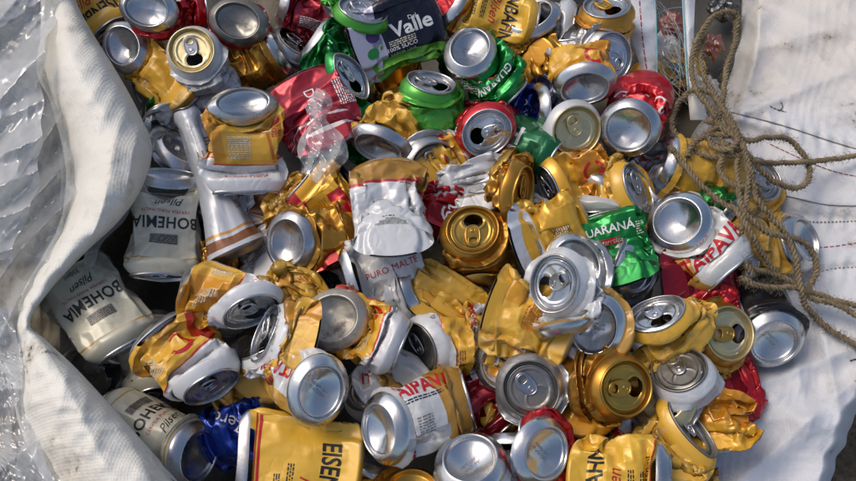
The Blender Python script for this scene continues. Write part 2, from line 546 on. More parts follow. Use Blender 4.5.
def tab_mesh():
    """Ring-pull in the plane z=0, nose towards +y. Returns V, F."""
    V, F = [], []
    n = 36
    def outline(t, sx, sy, cy, pw=2.4):
        c, s = math.cos(t), math.sin(t)
        return (sx * math.copysign(abs(c) ** (2 / pw), c), cy + sy * math.copysign(abs(s) ** (2 / pw), s))
    def tube(sx, sy, cy, r, z):
        b = len(V)
        for i in range(n):
            t = 2 * math.pi * i / n
            x, y = outline(t, sx, sy, cy); x2, y2 = outline(t, sx + 1, sy + 1, cy)
            nx, ny = x2 - x, y2 - y; l = math.hypot(nx, ny) or 1; nx /= l; ny /= l
            for k in range(6):
                a = 2 * math.pi * k / 6
                V.append((x + nx * r * math.cos(a), y + ny * r * math.cos(a), z + r * math.sin(a)))
        for i in range(n):
            for k in range(6):
                F.append((b + i * 6 + k, b + ((i + 1) % n) * 6 + k, b + ((i + 1) % n) * 6 + (k + 1) % 6, b + i * 6 + (k + 1) % 6))
    tube(7.2, 11.5, -3.5, 1.0, 1.6)
    tube(4.9, 4.2, -9.2, 0.7, 1.7)
    tube(2.3, 2.3, 2.6, 0.5, 1.9)
    b = len(V)
    # web plate between the outer edge and the finger hole
    for i in range(n):
        t = 2 * math.pi * i / n
        xo, yo = outline(t, 7.2, 11.5, -3.5)
        xi, yi = outline(t, 4.9, 4.2, -9.2)
        for q in range(5):
            f = q / 4.0
            V.append((xo + (xi - xo) * f, yo + (yi - yo) * f, 1.7))
    F += [tuple(b + i for i in f) for f in grid_faces(n, 5, True)]
    b = len(V)
    V.append((0, 2.6, 2.3))
    for i in range(n):
        t = 2 * math.pi * i / n
        V.append((1.9 * math.cos(t), 2.6 + 1.9 * math.sin(t), 1.8))
    for i in range(n):
        F.append((b, b + 1 + i, b + 1 + (i + 1) % n))
    return np.array(V, float), F
TABV, TABF = tab_mesh()

def build_lid(e, mat, tabmat, root, org, o, rng, pre):
    nt = 72
    G = lathe_end(SEAM, e, nt)
    # panel with a drinking mouth cut out
    rr = np.concatenate([[21.2], np.linspace(20.6, 0.8, 27)])
    th = np.arange(nt) * 2 * math.pi / nt
    mv = img_dir(e['c'], o.get('tab', -60.0) if pre == 'A' else 30.0, 90.0)
    ma = math.atan2(np.dot(mv, e['b']), np.dot(mv, e['a']))
    ca, sa = math.cos(ma), math.sin(ma)
    PX = rr[None, :] * np.cos(th)[:, None]; PY = rr[None, :] * np.sin(th)[:, None]
    mx = PX * ca + PY * sa; my = -PX * sa + PY * ca       # mx towards the mouth
    Zp = np.full(PX.shape, 9.5) - 0.9 * np.clip((18.2 - np.hypot(PX, PY)) / 0.9, 0, 1)
    # raised bead round the mouth area
    el = np.sqrt(((mx - 10.6) / 8.6) ** 2 + (my / 11.0) ** 2)
    Zp = Zp + 0.5 * np.exp(-((el - 1.12) / 0.09) ** 2)
    Zp = Zp - 0.6 * np.exp(-((mx + 9) / 6.0) ** 2 - (my / 8.0) ** 2)
    opened = o.get('open', True) if pre == 'A' else True
    V = np.stack([PX, PY, Zp], -1)
    if opened:
        # snap the vertices nearest the cut line on to it
        band = np.abs(el - 0.9) < 0.07
        sc = np.where(band, 0.9 / np.maximum(el, 1e-3), 1.0)
        mx2 = 10.6 + (mx - 10.6) * sc; my2 = my * sc
        V[..., 0] = np.where(band, mx2 * ca - my2 * sa, V[..., 0])
        V[..., 1] = np.where(band, mx2 * sa + my2 * ca, V[..., 1])
    A = np.concatenate([G, V], 1)
    npf = A.shape[1]
    Fq = grid_faces(nt, npf, True)
    if opened:
        keep = []
        for f in Fq:
            i, j = f[0] // npf, f[0] % npf
            js = j - len(SEAM)
            if js >= 0:
                e4 = np.mean([el[(v // npf), (v % npf) - len(SEAM)] if (v % npf) >= len(SEAM) else 9 for v in f])
                if e4 < 0.9: continue
            keep.append(f)
        Fq = keep
    flat_ = A.reshape(-1, 3)
    Vw = end_world(flat_, e)
    lid = mesh_obj("lid", Vw, Fq, mat, root, org)
    # ring-pull, lying on the panel with its nose over the mouth
    if o.get(pre + 'tab', True):
        up = rad(rng.uniform(2, 9) if not o.get('tabup') else o['tabup'])
        t = TABV.copy()
        y = t[:, 1] - 2.6; z = t[:, 2]
        t[:, 1] = 2.6 + y * math.cos(up) + z * math.sin(up) * 0
        t[:, 2] = z - y * math.sin(up) * 1.0
        tx = rad(o.get('tabtwist', rng.uniform(-8, 8)))
        x, y = t[:, 0].copy(), t[:, 1] - 2.6
        t[:, 0] = x * math.cos(tx) - y * math.sin(tx); y = x * math.sin(tx) + y * math.cos(tx)
        X_ = y; Y_ = t[:, 0]
        loc = np.stack([X_ * ca - Y_ * sa, X_ * sa + Y_ * ca, t[:, 2] + 8.7], -1)
        mesh_obj("pull_tab", end_world(loc, e), TABF, tabmat, lid, org)
    return lid

def build_base(e, mat, root, org, rng, cr, code, depth=1.0):
    nt = 72
    prof = list(BASE_PROF)
    for r in np.linspace(20.4, 0.5, 12):
        prof.append((r, 4.2 - (7.0 * depth) * (1 - (r / 21.4) ** 2)))
    G = lathe_end(prof, e, nt)
    # knocks in the dome
    for _ in range(3):
        x0, y0 = rng.uniform(-14, 14, 2); am = rng.uniform(-2.2, 1.2) * min(1.0, cr + 0.2); sg = rng.uniform(4, 10)
        rr = np.hypot(G[..., 0], G[..., 1])
        G[..., 2] += am * np.exp(-(np.abs(G[..., 0] - x0) ** 1.5 + np.abs(G[..., 1] - y0) ** 1.5) / sg ** 1.5) * np.clip((23 - rr) / 4, 0, 1)
    ob = mesh_obj("base", end_world(G.reshape(-1, 3), e), grid_faces(nt, len(prof), True), mat, root, org)
    if code:
        V, F = [], []
        a_ = rng.uniform(0, 6.28)
        for row in range(2):
            for ch in range(9):
                for dx in range(3):
                    for dy in range(4):
                        if rng.rand() < 0.55:
                            x = -9 + ch * 2.1 + dx * 0.55; y = 2.2 - row * 4.2 - dy * 0.7
                            b_ = len(V)
                            for (ox, oy) in ((0, 0), (0.45, 0), (0.45, 0.45), (0, 0.45)):
                                X_, Y_ = x + ox, y + oy
                                r_ = math.hypot(X_, Y_)
                                V.append((X_ * math.cos(a_) - Y_ * math.sin(a_), X_ * math.sin(a_) + Y_ * math.cos(a_), 4.2 - 7.0 * (1 - (r_ / 21.4) ** 2) + 0.5))
                            F.append((b_, b_ + 1, b_ + 2, b_ + 3))
        mesh_obj("date_code", end_world(np.array(V), e), F, MT['grey'], ob, org)
    return ob

# ---- lettering: text meshes laid on the label surface
_text_cache = {}
def text_tris(txt, size, bold, space, sx=1.0, shear=0.0):
    key = (txt, size, bold, space, sx, shear)
    if key in _text_cache: return _text_cache[key]
    cu = bpy.data.curves.new("t", 'FONT')
    cu.body = txt; cu.size = size * 1.38; cu.offset = bold; cu.space_character = space
    cu.align_x = 'CENTER'; cu.align_y = 'CENTER'; cu.resolution_u = 3; cu.shear = shear
    ob = bpy.data.objects.new("t", cu)
    COL.objects.link(ob)
    dg = bpy.context.evaluated_depsgraph_get()
    me = bpy.data.meshes.new_from_object(ob.evaluated_get(dg))
    bm = bmesh.new(); bm.from_mesh(me)
    bmesh.ops.triangulate(bm, faces=bm.faces[:])
    for v in bm.verts: v.co.x *= sx
    for _ in range(4):
        lim = 3.0
        ed = [e for e in bm.edges if e.calc_length() > lim]
        if not ed: break
        bmesh.ops.subdivide_edges(bm, edges=ed, cuts=1)
        bmesh.ops.triangulate(bm, faces=[f for f in bm.faces if len(f.verts) > 3])
    bm.verts.ensure_lookup_table()
    V = np.array([v.co[:2] for v in bm.verts]); F = [tuple(v.index for v in f.verts) for f in bm.faces]
    bm.free()
    bpy.data.objects.remove(ob); bpy.data.curves.remove(cu); bpy.data.meshes.remove(me)
    _text_cache[key] = (V, F)
    return V, F

def dash_rows(w, h, lh, rng, cw=2.0):
    """Fine print too small to read: rows of little word-length dashes."""
    V, F = [], []
    y = h / 2
    while y > -h / 2:
        x = -w / 2
        while x < w / 2:
            l = rng.uniform(1.2, 5.5)
            x2 = min(x + l, w / 2)
            n = max(1, int((x2 - x) / 2.5))
            for k in range(n):
                xa = x + (x2 - x) * k / n; xb = x + (x2 - x) * (k + 1) / n
                b = len(V)
                V += [(xa, y), (xb, y), (xb, y - lh * 0.5), (xa, y - lh * 0.5)]
                F.append((b, b + 1, b + 2, b + 3))
            x = x2 + rng.uniform(0.7, 1.3)
        y -= lh
    return np.array(V, float), F

def rect_mesh(w, h, st=3.0):
    nx = max(2, int(w / st) + 1); ny = max(2, int(h / st) + 1)
    xs = np.linspace(-w / 2, w / 2, nx); ys = np.linspace(-h / 2, h / 2, ny)
    V = np.array([(x, y) for x in xs for y in ys])
    return V, grid_faces(nx, ny)

def arc_mesh(r0, r1, a0, a1, n=24, sx=1.0):
    V = []
    for i in range(n + 1):
        a = rad(a0 + (a1 - a0) * i / n)
        w = 1.0
        for r in (r0, (r0 + r1) / 2, r1):
            V.append((r * math.cos(a) * sx, r * math.sin(a)))
    return np.array(V), grid_faces(n + 1, 3)

def lay_on(Vxy, F, surf, nrmls, sgn, off=0.3):
    """surf: (T,Z,3) fine body grid; x, y in label mm -> world."""
    T, Z, _ = surf.shape
    x, y = Vxy[:, 0], Vxy[:, 1]
    tt = (sgn * x / R0 / (2 * math.pi)) % 1.0 * T
    zt = np.clip(((y - 0.0) / LB) if sgn > 0 else (1 - y / LB), 0, 0.99999) * (Z - 1)
    i = np.floor(tt).astype(int) % T; fi = (tt - np.floor(tt))[:, None]; j = np.floor(zt).astype(int); fj = (zt - j)[:, None]
    i2 = (i + 1) % T; j2 = np.minimum(j + 1, Z - 1)
    def s(G): return (G[i, j] * (1 - fi) + G[i2, j] * fi) * (1 - fj) + (G[i, j2] * (1 - fi) + G[i2, j2] * fi) * fj
    n = s(nrmls); n /= np.linalg.norm(n, axis=1, keepdims=True) + 1e-9
    return s(surf) + n * off

def build_cans(KINDS, MT):
    sims = simulate()
    for cn, G in zip(CANS, sims):
        s, o = cn['s'], cn['o']
        kd = KINDS[cn['kind']]
        eA, eB = s['eA'], s['eB']
        fine = upsample(G, UP)
        nt, nzf = fine.shape[:2]
        # hard straight creases left by crushing: faceted relief, continuous round the can
        th_ = np.arange(nt) * 2 * math.pi / nt
        zl = np.linspace(-LB / 2, LB / 2, nzf)
        q = np.stack(np.broadcast_arrays(R0 * np.cos(th_)[:, None], R0 * np.sin(th_)[:, None], zl[None, :]), -1)
        hh = np.zeros(q.shape[:2])
        warp = 3.0 * np.sin(q[..., 0] / 11 + s['fc'][0][2]) + 3.0 * np.sin(q[..., 2] / 13 + s['fc'][1][2])
        for k_, f_, p_, a_ in s['fc']:
            ph_ = (q @ k_ + warp) * f_ + p_
            hh += a_ * np.arcsin(np.sin(ph_) * 0.998) / 1.57
        hh = -np.abs(hh) * 1.45
        fa = o.get('facet', min(1.3, 0.15 + o.get('crush', 1.0)) * 1.0)
        fade = np.clip((LB / 2 - np.abs(zl)) / 9.0, 0, 1)[None, :]
        for _ in range(1):
            du_ = np.roll(fine, -1, 0) - np.roll(fine, 1, 0); dv_ = np.gradient(fine, axis=1)
            nn_ = np.cross(du_, dv_); nn_ /= np.linalg.norm(nn_, axis=2, keepdims=True) + 1e-9
            for _k in range(3): nn_ = nn_ + np.roll(nn_, 1, 0) + np.roll(nn_, -1, 0)
            nn_ /= np.linalg.norm(nn_, axis=2, keepdims=True) + 1e-9
            fine = fine + nn_ * (hh * fa * fade)[..., None]
        # nothing may come out through an end disc
        for e_ in (eA, eB):
            v_ = fine - e_['c']; t_ = v_ @ e_['n']
            q_ = np.sqrt(np.maximum((v_ * v_).sum(-1) - t_ * t_, 0))
            d_ = np.where((q_ < 27) & (t_ > -6.0) & (t_ < 30), t_ + 6.0, 0.0) * np.clip((29 - q_) / 4, 0, 1)
            fine = fine - d_[..., None] * e_['n']
        A_base = cn['end'] == 'base'
        th = np.arange(nt) * 2 * math.pi / nt
        def rows(prof, e):
            return np.stack([end_world(np.stack([r * np.cos(th), r * np.sin(th), np.full(nt, float(z))], -1), e) for r, z in prof], 1)
        lidE, baseE = (eB, eA) if A_base else (eA, eB)
        neck = rows(LID_NECK[1:], lidE)
        # body rows ordered from base to lid
        body = fine if A_base else fine[:, ::-1]
        full = np.concatenate([body, neck], 1)
        nb = body.shape[1]
        allp = full.reshape(-1, 3)
        cen = allp.mean(0); org = np.array([cen[0], cen[1], allp[:, 2].min()])
        root = empty(o.get('name', 'crushed_can'), org)
        tag(root, cn['label'], o.get('cat', 'can'), 'crushed cans in the heap')
        v = np.concatenate([np.linspace(0, LB / 120, nb), (LB + np.array([2, 5, 8.5, 10.5, 12])) / 120])
        sgn = 1 if A_base else -1
        # uv with an explicit seam: duplicate per loop
        nv = full.shape[1]
        F = grid_faces(nt, nv, True, flip=not A_base)
        uvl = []
        for i in range(nt):
            for j in range(nv - 1):
                x0 = (sgn * i / nt); x1 = (sgn * (i + 1) / nt)
                # keep theta = 0 at u = 0.5
                def U(x): return x + 0.5
                b0 = x0; b1 = x1
                m = (b0 + b1) / 2
                sh = -round(m)
                u0, u1 = U(b0 + sh), U(b1 + sh)
                q = [(u0, v[j]), (u1, v[j]), (u1, v[j + 1]), (u0, v[j + 1])]
                uvl += q if A_base else q[::-1]
        bo = mesh_obj("body", full.reshape(-1, 3), F, kd['mat'], root, org, uv=np.array(uvl, np.float32).reshape(-1, 1, 2))
        endm = o.get('endmat', kd.get('end', 'alu'))
        build_lid(lidE, MT[o.get('lidmat', endm)], MT[o.get('tabmat', endm)], root, org, o, s['rng'], 'B' if A_base else 'A')
        build_base(baseE, MT[o.get('basemat', endm)], root, org, s['rng'], o.get('crush', 1.0), A_base and s['rng'].rand() < 0.4 and cn['fA'][1] < 50)
        # lettering
        du = np.roll(body, -1, 0) - np.roll(body, 1, 0)
        dv = np.gradient(body, axis=1)
        nr = np.cross(du, dv)
        if not A_base: nr = -nr
        nr /= np.linalg.norm(nr, axis=2, keepdims=True) + 1e-9
        bodyg = body if A_base else body[:, ::-1]; nrg = nr if A_base else nr[:, ::-1]
        decs = o.get('decals', kd.get('decals', []))
        for d in decs:
            typ = d[0]
            if typ == 'text':
                _, txt, x, y, size, rot, colm, kw = d
                V, Fd = text_tris(txt, size, kw.get('bold', 0.0), kw.get('space', 1.0), kw.get('sx', 1.0), kw.get('shear', 0.0))
                nm = "lettering"
            elif typ == 'print':
                _, w, h, x, y, lh, rot, colm = d
                V, Fd = dash_rows(w, h, lh, s['rng']); nm = "fine_print"
            elif typ == 'rect':
                _, w, h, x, y, rot, colm = d
                V, Fd = rect_mesh(w, h); nm = "printed_stripe"
            elif typ == 'arc':
                _, r0, r1, a0, a1, x, y, sx, colm = d
                rot = 0; V, Fd = arc_mesh(r0, r1, a0, a1, 24, sx); nm = "printed_emblem"
            elif typ == 'poly':
                _, V, Fd, x, y, rot, colm = d
                nm = "printed_emblem"
            c, si = math.cos(rad(rot)), math.sin(rad(rot))
            VV = np.stack([x + V[:, 0] * c - V[:, 1] * si, y + V[:, 0] * si + V[:, 1] * c], -1)
            Vw = lay_on(VV, Fd, bodyg, nrg, sgn, 0.28 if typ in ('rect', 'arc') else 0.42)
            mesh_obj(nm, Vw, Fd, MT[colm], bo, org, smooth=True)
        cn['bounds'] = (allp.min(0), allp.max(0))
# ------------------------------------------------------------------ palette
MT = dict(
    alu=metal("aluminium", '#bdbdbe', 0.2, 0.38),
    aluclean=metal("aluminium_clean", '#cbcbcb', 0.16, 0.22),
    aludull=metal("aluminium_dull", '#8f8d88', 0.34, 0.55),
    alurust=metal("aluminium_stained", '#c2bcb0', 0.5, 0.9, '#5a3a22'),
    goldend=metal("gold_lacquered_metal", '#c39a4a', 0.27, 0.30),
    palegold=metal("pale_gold_metal", '#cfc096', 0.36, 0.25),
    red=flat("red_ink", '#b3141c', 0.35), black=flat("black_ink", '#15130f', 0.4), white=flat("white_ink", '#dcdcda', 0.4),
    brown=flat("brown_ink", '#7a4a22', 0.4), gold=flat("gold_ink", '#a87b2a', 0.3, 0.6), green=flat("green_ink", '#1d7a35', 0.4),
    purple=flat("purple_ink", '#4a2a6a', 0.4), orange=flat("orange_ink", '#b8651c', 0.4), navy=flat("navy_ink", '#1b2140', 0.4),
    ivory=flat("ivory_ink", '#cfc9b4', 0.4), grey=flat("grey_ink", '#77736a', 0.4), dkyellow=flat("ochre_ink", '#9a6c12', 0.4),
)
YEL = '#d59a1c'
KINDS = {}
def kind(k, mat, end='alu', decals=()):
    KINDS[k] = dict(mat=mat, end=end, decals=list(decals))
EIS = [('text', "EISENBAHN", 0, 70, 16, 0, 'black', dict(bold=0.45, sx=0.8)), ('text', "Pilsen", 6, 52, 12, 0, 'red', dict(shear=0.4)),
       ('print', 46, 6, 0, 38, 2.2, 0, 'black'), ('print', 34, 5, 4, 27, 2.2, 0, 'black'), ('text', "350ml", 22, 17, 6.5, 0, 'black', dict(bold=0.1)),
       ('rect', 110, 2.4, 0, 9, 0, 'red'), ('rect', 110, 1.2, 0, 5.5, 0, 'red'), ('text', "EISENBAHN", 103, 70, 16, 0, 'black', dict(bold=0.45, sx=0.8))]
def eis_shift(dx):
    out = []
    for d in EIS[:-1]:
        d = list(d)
        if d[0] == 'text': d[2] += dx
        elif d[0] == 'print': d[3] += dx
        out.append(tuple(d))
    return out
kind('eisen', paint("yellow_label", '#d8a936', [], 0.08, 0.33, 0.12, 0.12), 'alu', EIS)
kind('skol', paint("yellow_white_label", '#d6a332', [(-200, 200, 68, 200, '#cfd0d1'), (22, 58, -5, 68, '#c98a1c'), (-70, -50, 10, 60, '#b8321c'), (-200, 200, 66, 68, '#b8321c')], 0.04, 0.32, 0.42, 0.16, wavy=14), 'alu',
     [('arc', 10, 14.5, 20, 300, -30, 44, 1.0, 'red'), ('text', "PURO MALTE", 0, 84, 5, 0, 'red', dict(space=1.1)), ('print', 18, 26, 8, 42, 2.3, 0, 'ivory'), ('rect', 12, 7, 82, 30, 0, 'white'), ('print', 34, 10, 84, 50, 2.3, 0, 'brown'),
      ('print', 22, 20, 46, 40, 2.6, 0, 'ivory')])
kind('gold', paint("gold_bronze_lacquer", '#b98532', [], 0.85, 0.3, 0.25, 0.06, 0.15), 'goldend')
kind('yellow', paint("plain_yellow_label", '#d2a234', [(-95, -70, -5, 200, '#c98f22')], 0.04, 0.33, 0.45, 0.16), 'alu', [('print', 26, 20, 0, 50, 2.8, 0, 'orange'), ('print', 20, 30, 60, 45, 2.4, 0, 'orange'), ('rect', 1.6, 80, 34, 48, 0, 'orange')])
kind('orange', paint("orange_gold_label", '#c9851c', [(-200, 200, 70, 120, '#d6a02c')], 0.3, 0.28, 0.35, 0.12, wavy=10), 'alu', [('arc', 8, 12, 10, 330, 30, 50, 1.0, 'red')])
kind('ita', paint("white_red_gold_label", '#c8c8c8', [(38, 104, -5, 100, '#b58a3a'), (-104, -62, -5, 100, '#b58a3a')], 0.1, 0.33, 0.3, 0.1, wavy=8), 'aluclean',
     [('text', "ITAIPAVA", 17, 50, 13, 90, 'red', dict(bold=0.5, sx=0.8)), ('text', "ITAIPAVA", -40, 50, 13, 90, 'red', dict(bold=0.5, sx=0.8)),
      ('print', 40, 3, 28, 50, 2.5, 90, 'red'), ('text', "PILSEN", 28, 50, 4, 90, 'navy', dict(space=1.2))])
kind('white', paint("white_label", '#c4c6c8', [(-200, 200, -5, 4, '#a8854a')], 0.15, 0.35, 0.25, 0.1), 'alu',
     [('print', 36, 12, 0, 60, 2.6, 0, 'grey'), ('text', "Premium", 0, 40, 8, 20, 'brown', dict(shear=0.4))])
kind('whitebrown', paint("white_brown_label", '#b9bcc2', [(-200, 200, 3, 9, '#7a4a2a'), (-200, 200, 11, 13, '#b98a4a')], 0.15, 0.35, 0.2, 0.08), 'aludull',
     [('text', "ALE", -10, 62, 12, 0, 'brown', dict(bold=0.3)), ('print', 30, 6, 15, 75, 2.4, 0, 'brown'), ('text', "350ml", 20, 26, 6, 0, 'brown', {})])
kind('bohemia', paint("ivory_label", '#bdb8a4', [(-200, 200, 2.5, 4.2, '#a8842e'), (-200, 200, 88, 89.6, '#a8842e'), (-200, 200, -5, 1.5, '#b0aeb0')], 0.1, 0.38, 0.5, 0.08), 'alu',
     [('text', "BOHEMIA", 0, 50, 12.5, 0, 'black', dict(bold=0.35, sx=0.9, space=1.08)), ('rect', 30, 10, 0, 68, 0, 'grey'), ('print', 28, 9, 0, 68, 1.8, 0, 'black'),
      ('text', "CERVEJA PURO MALTE", 0, 38, 3.4, 0, 'red', dict(space=1.1)), ('text', "Pilsen", -4, 27, 9, 8, 'black', dict(shear=0.5)),
      ('text', "350ml", 0, 14, 5, 0, 'black', {}), ('text', "BOHEMIA", 103, 50, 12.5, 0, 'black', dict(bold=0.35, sx=0.9)), ('print', 20, 24, 52, 40, 2.6, 0, 'grey')])
kind('coke', paint("bright_red_label", '#b30f1e', [], 0.5, 0.26, 0.15, 0.12), 'alu',
     [('text', "Coca-Cola", 0, 50, 18, 90, 'white', dict(shear=0.35, bold=0.25, sx=0.9)), ('text', "Coca-Cola", 100, 50, 18, 90, 'white', dict(shear=0.35, bold=0.25, sx=0.9)),
      ('print', 16, 20, 50, 50, 2.6, 90, 'white')])
kind('crimson', paint("dark_red_label", '#8f1426', [(-200, 200, 84, 87, '#c9b9b9')], 0.6, 0.26, 0.2, 0.15), 'alu', [('print', 30, 24, 0, 50, 2.8, 90, 'white'), ('text', "Drop", 40, 50, 12, 90, 'white', {})])
kind('green', paint("emerald_label", '#0c7a34', [], 0.65, 0.24, 0.12, 0.12), 'alu',
     [('text', "GUARANÁ", 0, 55, 9, 0, 'white', dict(bold=0.2)), ('rect', 26, 7, 0, 42, 0, 'red'), ('text', "Antarctica", 0, 42, 5.5, 0, 'white', dict(shear=.2)), ('print', 22, 14, 42, 50, 2.6, 0, 'ivory')])
kind('heineken', paint("deep_green_label", '#17603a', [], 0.45, 0.3, 0.15, 0.1), 'alu', [('text', "TE", 0, 50, 26, 0, 'white', dict(bold=0.6)), ('text', "O", 26, 50, 22, 0, 'white', dict(bold=0.6))])
kind('lime', paint("lime_green_label", '#58b040', [(-200, 200, 60, 120, '#4a9a34')], 0.55, 0.26, 0.12, 0.12, wavy=10), 'alu', [('poly', *rect_mesh(12, 12), 30, 40, 45, 'orange')])
kind('navy', paint("navy_label", '#161c38', [(20, 40, -5, 120, '#b5b8c0'), (60, 95, -5, 120, '#c29a30')], 0.5, 0.28, 0.15, 0.12), 'alu', [('print', 20, 14, 0, 50, 3.0, 20, 'white')])
kind('blue', paint("royal_blue_label", '#10318c', [], 0.7, 0.24, 0.1, 0.15), 'alu', [('text', "Zero", 10, 50, 14, 60, 'white', {})])
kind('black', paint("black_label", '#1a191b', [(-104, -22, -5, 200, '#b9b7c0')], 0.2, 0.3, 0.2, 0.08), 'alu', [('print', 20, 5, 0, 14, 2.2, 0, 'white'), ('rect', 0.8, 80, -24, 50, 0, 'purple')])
kind('silver', paint("bare_silver_body", '#b4b4b4', [(-60, -20, 30, 60, '#a33a30')], 0.8, 0.3, 0.25, 0.1), 'aluclean', [('text', "PILSEN", 0, 50, 8, 90, 'grey', {}), ('print', 24, 14, 20, 45, 2.6, 90, 'grey')])
kind('valle', paint("dark_fruit_label", '#17192a', [(-200, 200, -5, 28, '#b9b4c4'), (30, 104, 10, 120, '#5f9a30')], 0.35, 0.3, 0.1, 0.1, wavy=10), 'alu',
     [('text', "Valle", 2, 62, 17, 90, 'white', dict(bold=0.6)), ('text', "Del", -8, 66, 5, 90, 'white', {}), ('text', "100% SUCO", 22, 46, 5, 90, 'white', {}), ('text', "SABOR UVA", 29, 46, 4, 90, 'ivory', {}),
      ('print', 30, 6, 15, 48, 2.4, 90, 'ivory'), ('arc', 0.3, 7, 0, 360, 0, 18, 1.0, 'purple'), ('arc', 0.3, 6, 0, 360, 18, 14, 1.0, 'green')])

kind('itaside', paint("white_gold_label", '#c4c5c6', [(-200, 200, 64, 200, '#9f7428'), (-200, 200, 61, 64, '#a3202a')], 0.1, 0.33, 0.25, 0.1, wavy=9), 'aluclean',
     [('text', "ITAIPAVA", 38, 44, 13, 90, 'red', dict(bold=0.5, sx=0.7)), ('arc', 1.6, 2.6, 0, 330, 0, 36, 1.0, 'red'), ('poly', *rect_mesh(3, 3, 1), 0, 30, 45, 'red'),
      ('rect', 1.2, 26, 22, 50, 12, 'gold'), ('rect', 14, 1.2, 18, 60, 0, 'gold'), ('print', 12, 2, -3, 20, 2.0, 0, 'navy')])
kind('itatop', paint("white_gold_red_label", '#c6c6c4', [(-200, 200, 60, 200, '#a67a2c'), (18, 30, -5, 62, '#9fa1a4')], 0.1, 0.33, 0.3, 0.1, wavy=8), 'aluclean',
     [('text', "ITAIPAVA", -27, 44, 17, 90, 'red', dict(bold=0.7, sx=0.8)), ('print', 50, 3, -15, 40, 2.5, 90, 'navy'), ('print', 16, 16, 10, 38, 2.6, 90, 'grey'), ('text', "IT", 44, 18, 14, 0, 'red', dict(bold=0.5))])
kind('itaround', paint("white_red_gold_round_label", '#c6c6c4', [(22, 104, 18, 200, '#b58a3a')], 0.1, 0.33, 0.3, 0.1, wavy=8), 'aluclean',
     [('text', "ITAIPAVA", -4, 62, 17, 180, 'red', dict(bold=0.7, sx=0.85)), ('poly', *rect_mesh(7, 7), 8, 30, 45, 'grey'), ('print', 14, 10, -16, 40, 2.6, 0, 'grey'), ('text', "A", 24, 22, 12, 0, 'red', dict(bold=0.5))])
kind('yellowred', paint("yellow_red_label", '#cf9a22', [(-30, -6, -5, 200, '#a8161c'), (16, 40, -5, 60, '#b3141c')], 0.4, 0.28, 0.2, 0.15, wavy=12), 'alu', [('print', 20, 14, 5, 50, 2.6, 90, 'dkyellow')])
kind('yellowtxt', paint("yellow_orange_label", '#c98c1c', [], 0.4, 0.3, 0.25, 0.12), 'alu', [('text', "PURO", 0, 55, 10, 90, 'orange', {}), ('text', "MALTE", 11, 52, 9, 90, 'orange', {}), ('print', 30, 8, -14, 45, 2.6, 90, 'orange')])
kind('puro', paint("white_gold_edge_label", '#c6c4c0', [(30, 104, -5, 200, '#8a4a1a')], 0.15, 0.35, 0.2, 0.08), 'alu', [('text', "PURO MALTE", 0, 50, 7, 90, 'red', dict(space=1.05))])
kind('lightbox', paint("yellow_panel_label", '#cf9e30', [(-200, 200, -5, 8, '#b8bcc4')], 0.4, 0.3, 0.25, 0.12), 'alu', [('rect', 22, 20, -4, 46, 0, 'gold'), ('print', 20, 18, -4, 46, 2.4, 0, 'ivory'), ('print', 20, 16, 34, 46, 2.8, 0, 'orange')])
kind('bohblank', KINDS['bohemia']['mat'], 'alu', [])
# ------------------------------------------------------------------ cloth, film and rope
def catmull(pts, n):
    pts = np.asarray(pts, float)
    E = np.concatenate([[2 * pts[0] - pts[1]], pts, [2 * pts[-1] - pts[-2]]])
    out = []
    m = len(pts) - 1
    for i in range(n):
        t = i / (n - 1) * m
        k = min(int(t), m - 1); t -= k
        p0, p1, p2, p3 = E[k], E[k + 1], E[k + 2], E[k + 3]
        out.append(0.5 * ((2 * p1) + (-p0 + p2) * t + (2 * p0 - 5 * p1 + 4 * p2 - p3) * t * t + (-p0 + 3 * p1 - 3 * p2 + p3) * t ** 3))
    return np.array(out)

def folds(x, y, seed, n=7, wl=60.0, ang=None, spread=1.0, sharp=1.0):
    """Creased cloth relief from warped, ridged waves. x, y in mm."""
    rg = np.random.RandomState(seed)
    h = np.zeros_like(x)
    for i in range(n):
        a = rg.uniform(0, math.pi) if ang is None else rad(ang) + rg.normal(0, spread)
        k = 2 * math.pi / (wl * (0.45 + 1.1 * rg.rand()))
        wx = 0.9 * np.sin(x / (wl * 0.9) * rg.uniform(.6, 1.4) + rg.uniform(0, 6)) + 0.9 * np.sin(y / (wl * 0.8) * rg.uniform(.6, 1.4) + rg.uniform(0, 6))
        s = np.sin((x * math.cos(a) + y * math.sin(a)) * k * 0.5 + wx * 1.3 + rg.uniform(0, 6))
        amp = 0.5 + 0.5 * np.sin(x / (wl * 1.7) + y / (wl * 1.5) * rg.uniform(-1, 1) + rg.uniform(0, 6))
        h += (1 - np.abs(s) ** sharp) * amp / (0.6 + 0.2 * i)
    return h / n * 2.4

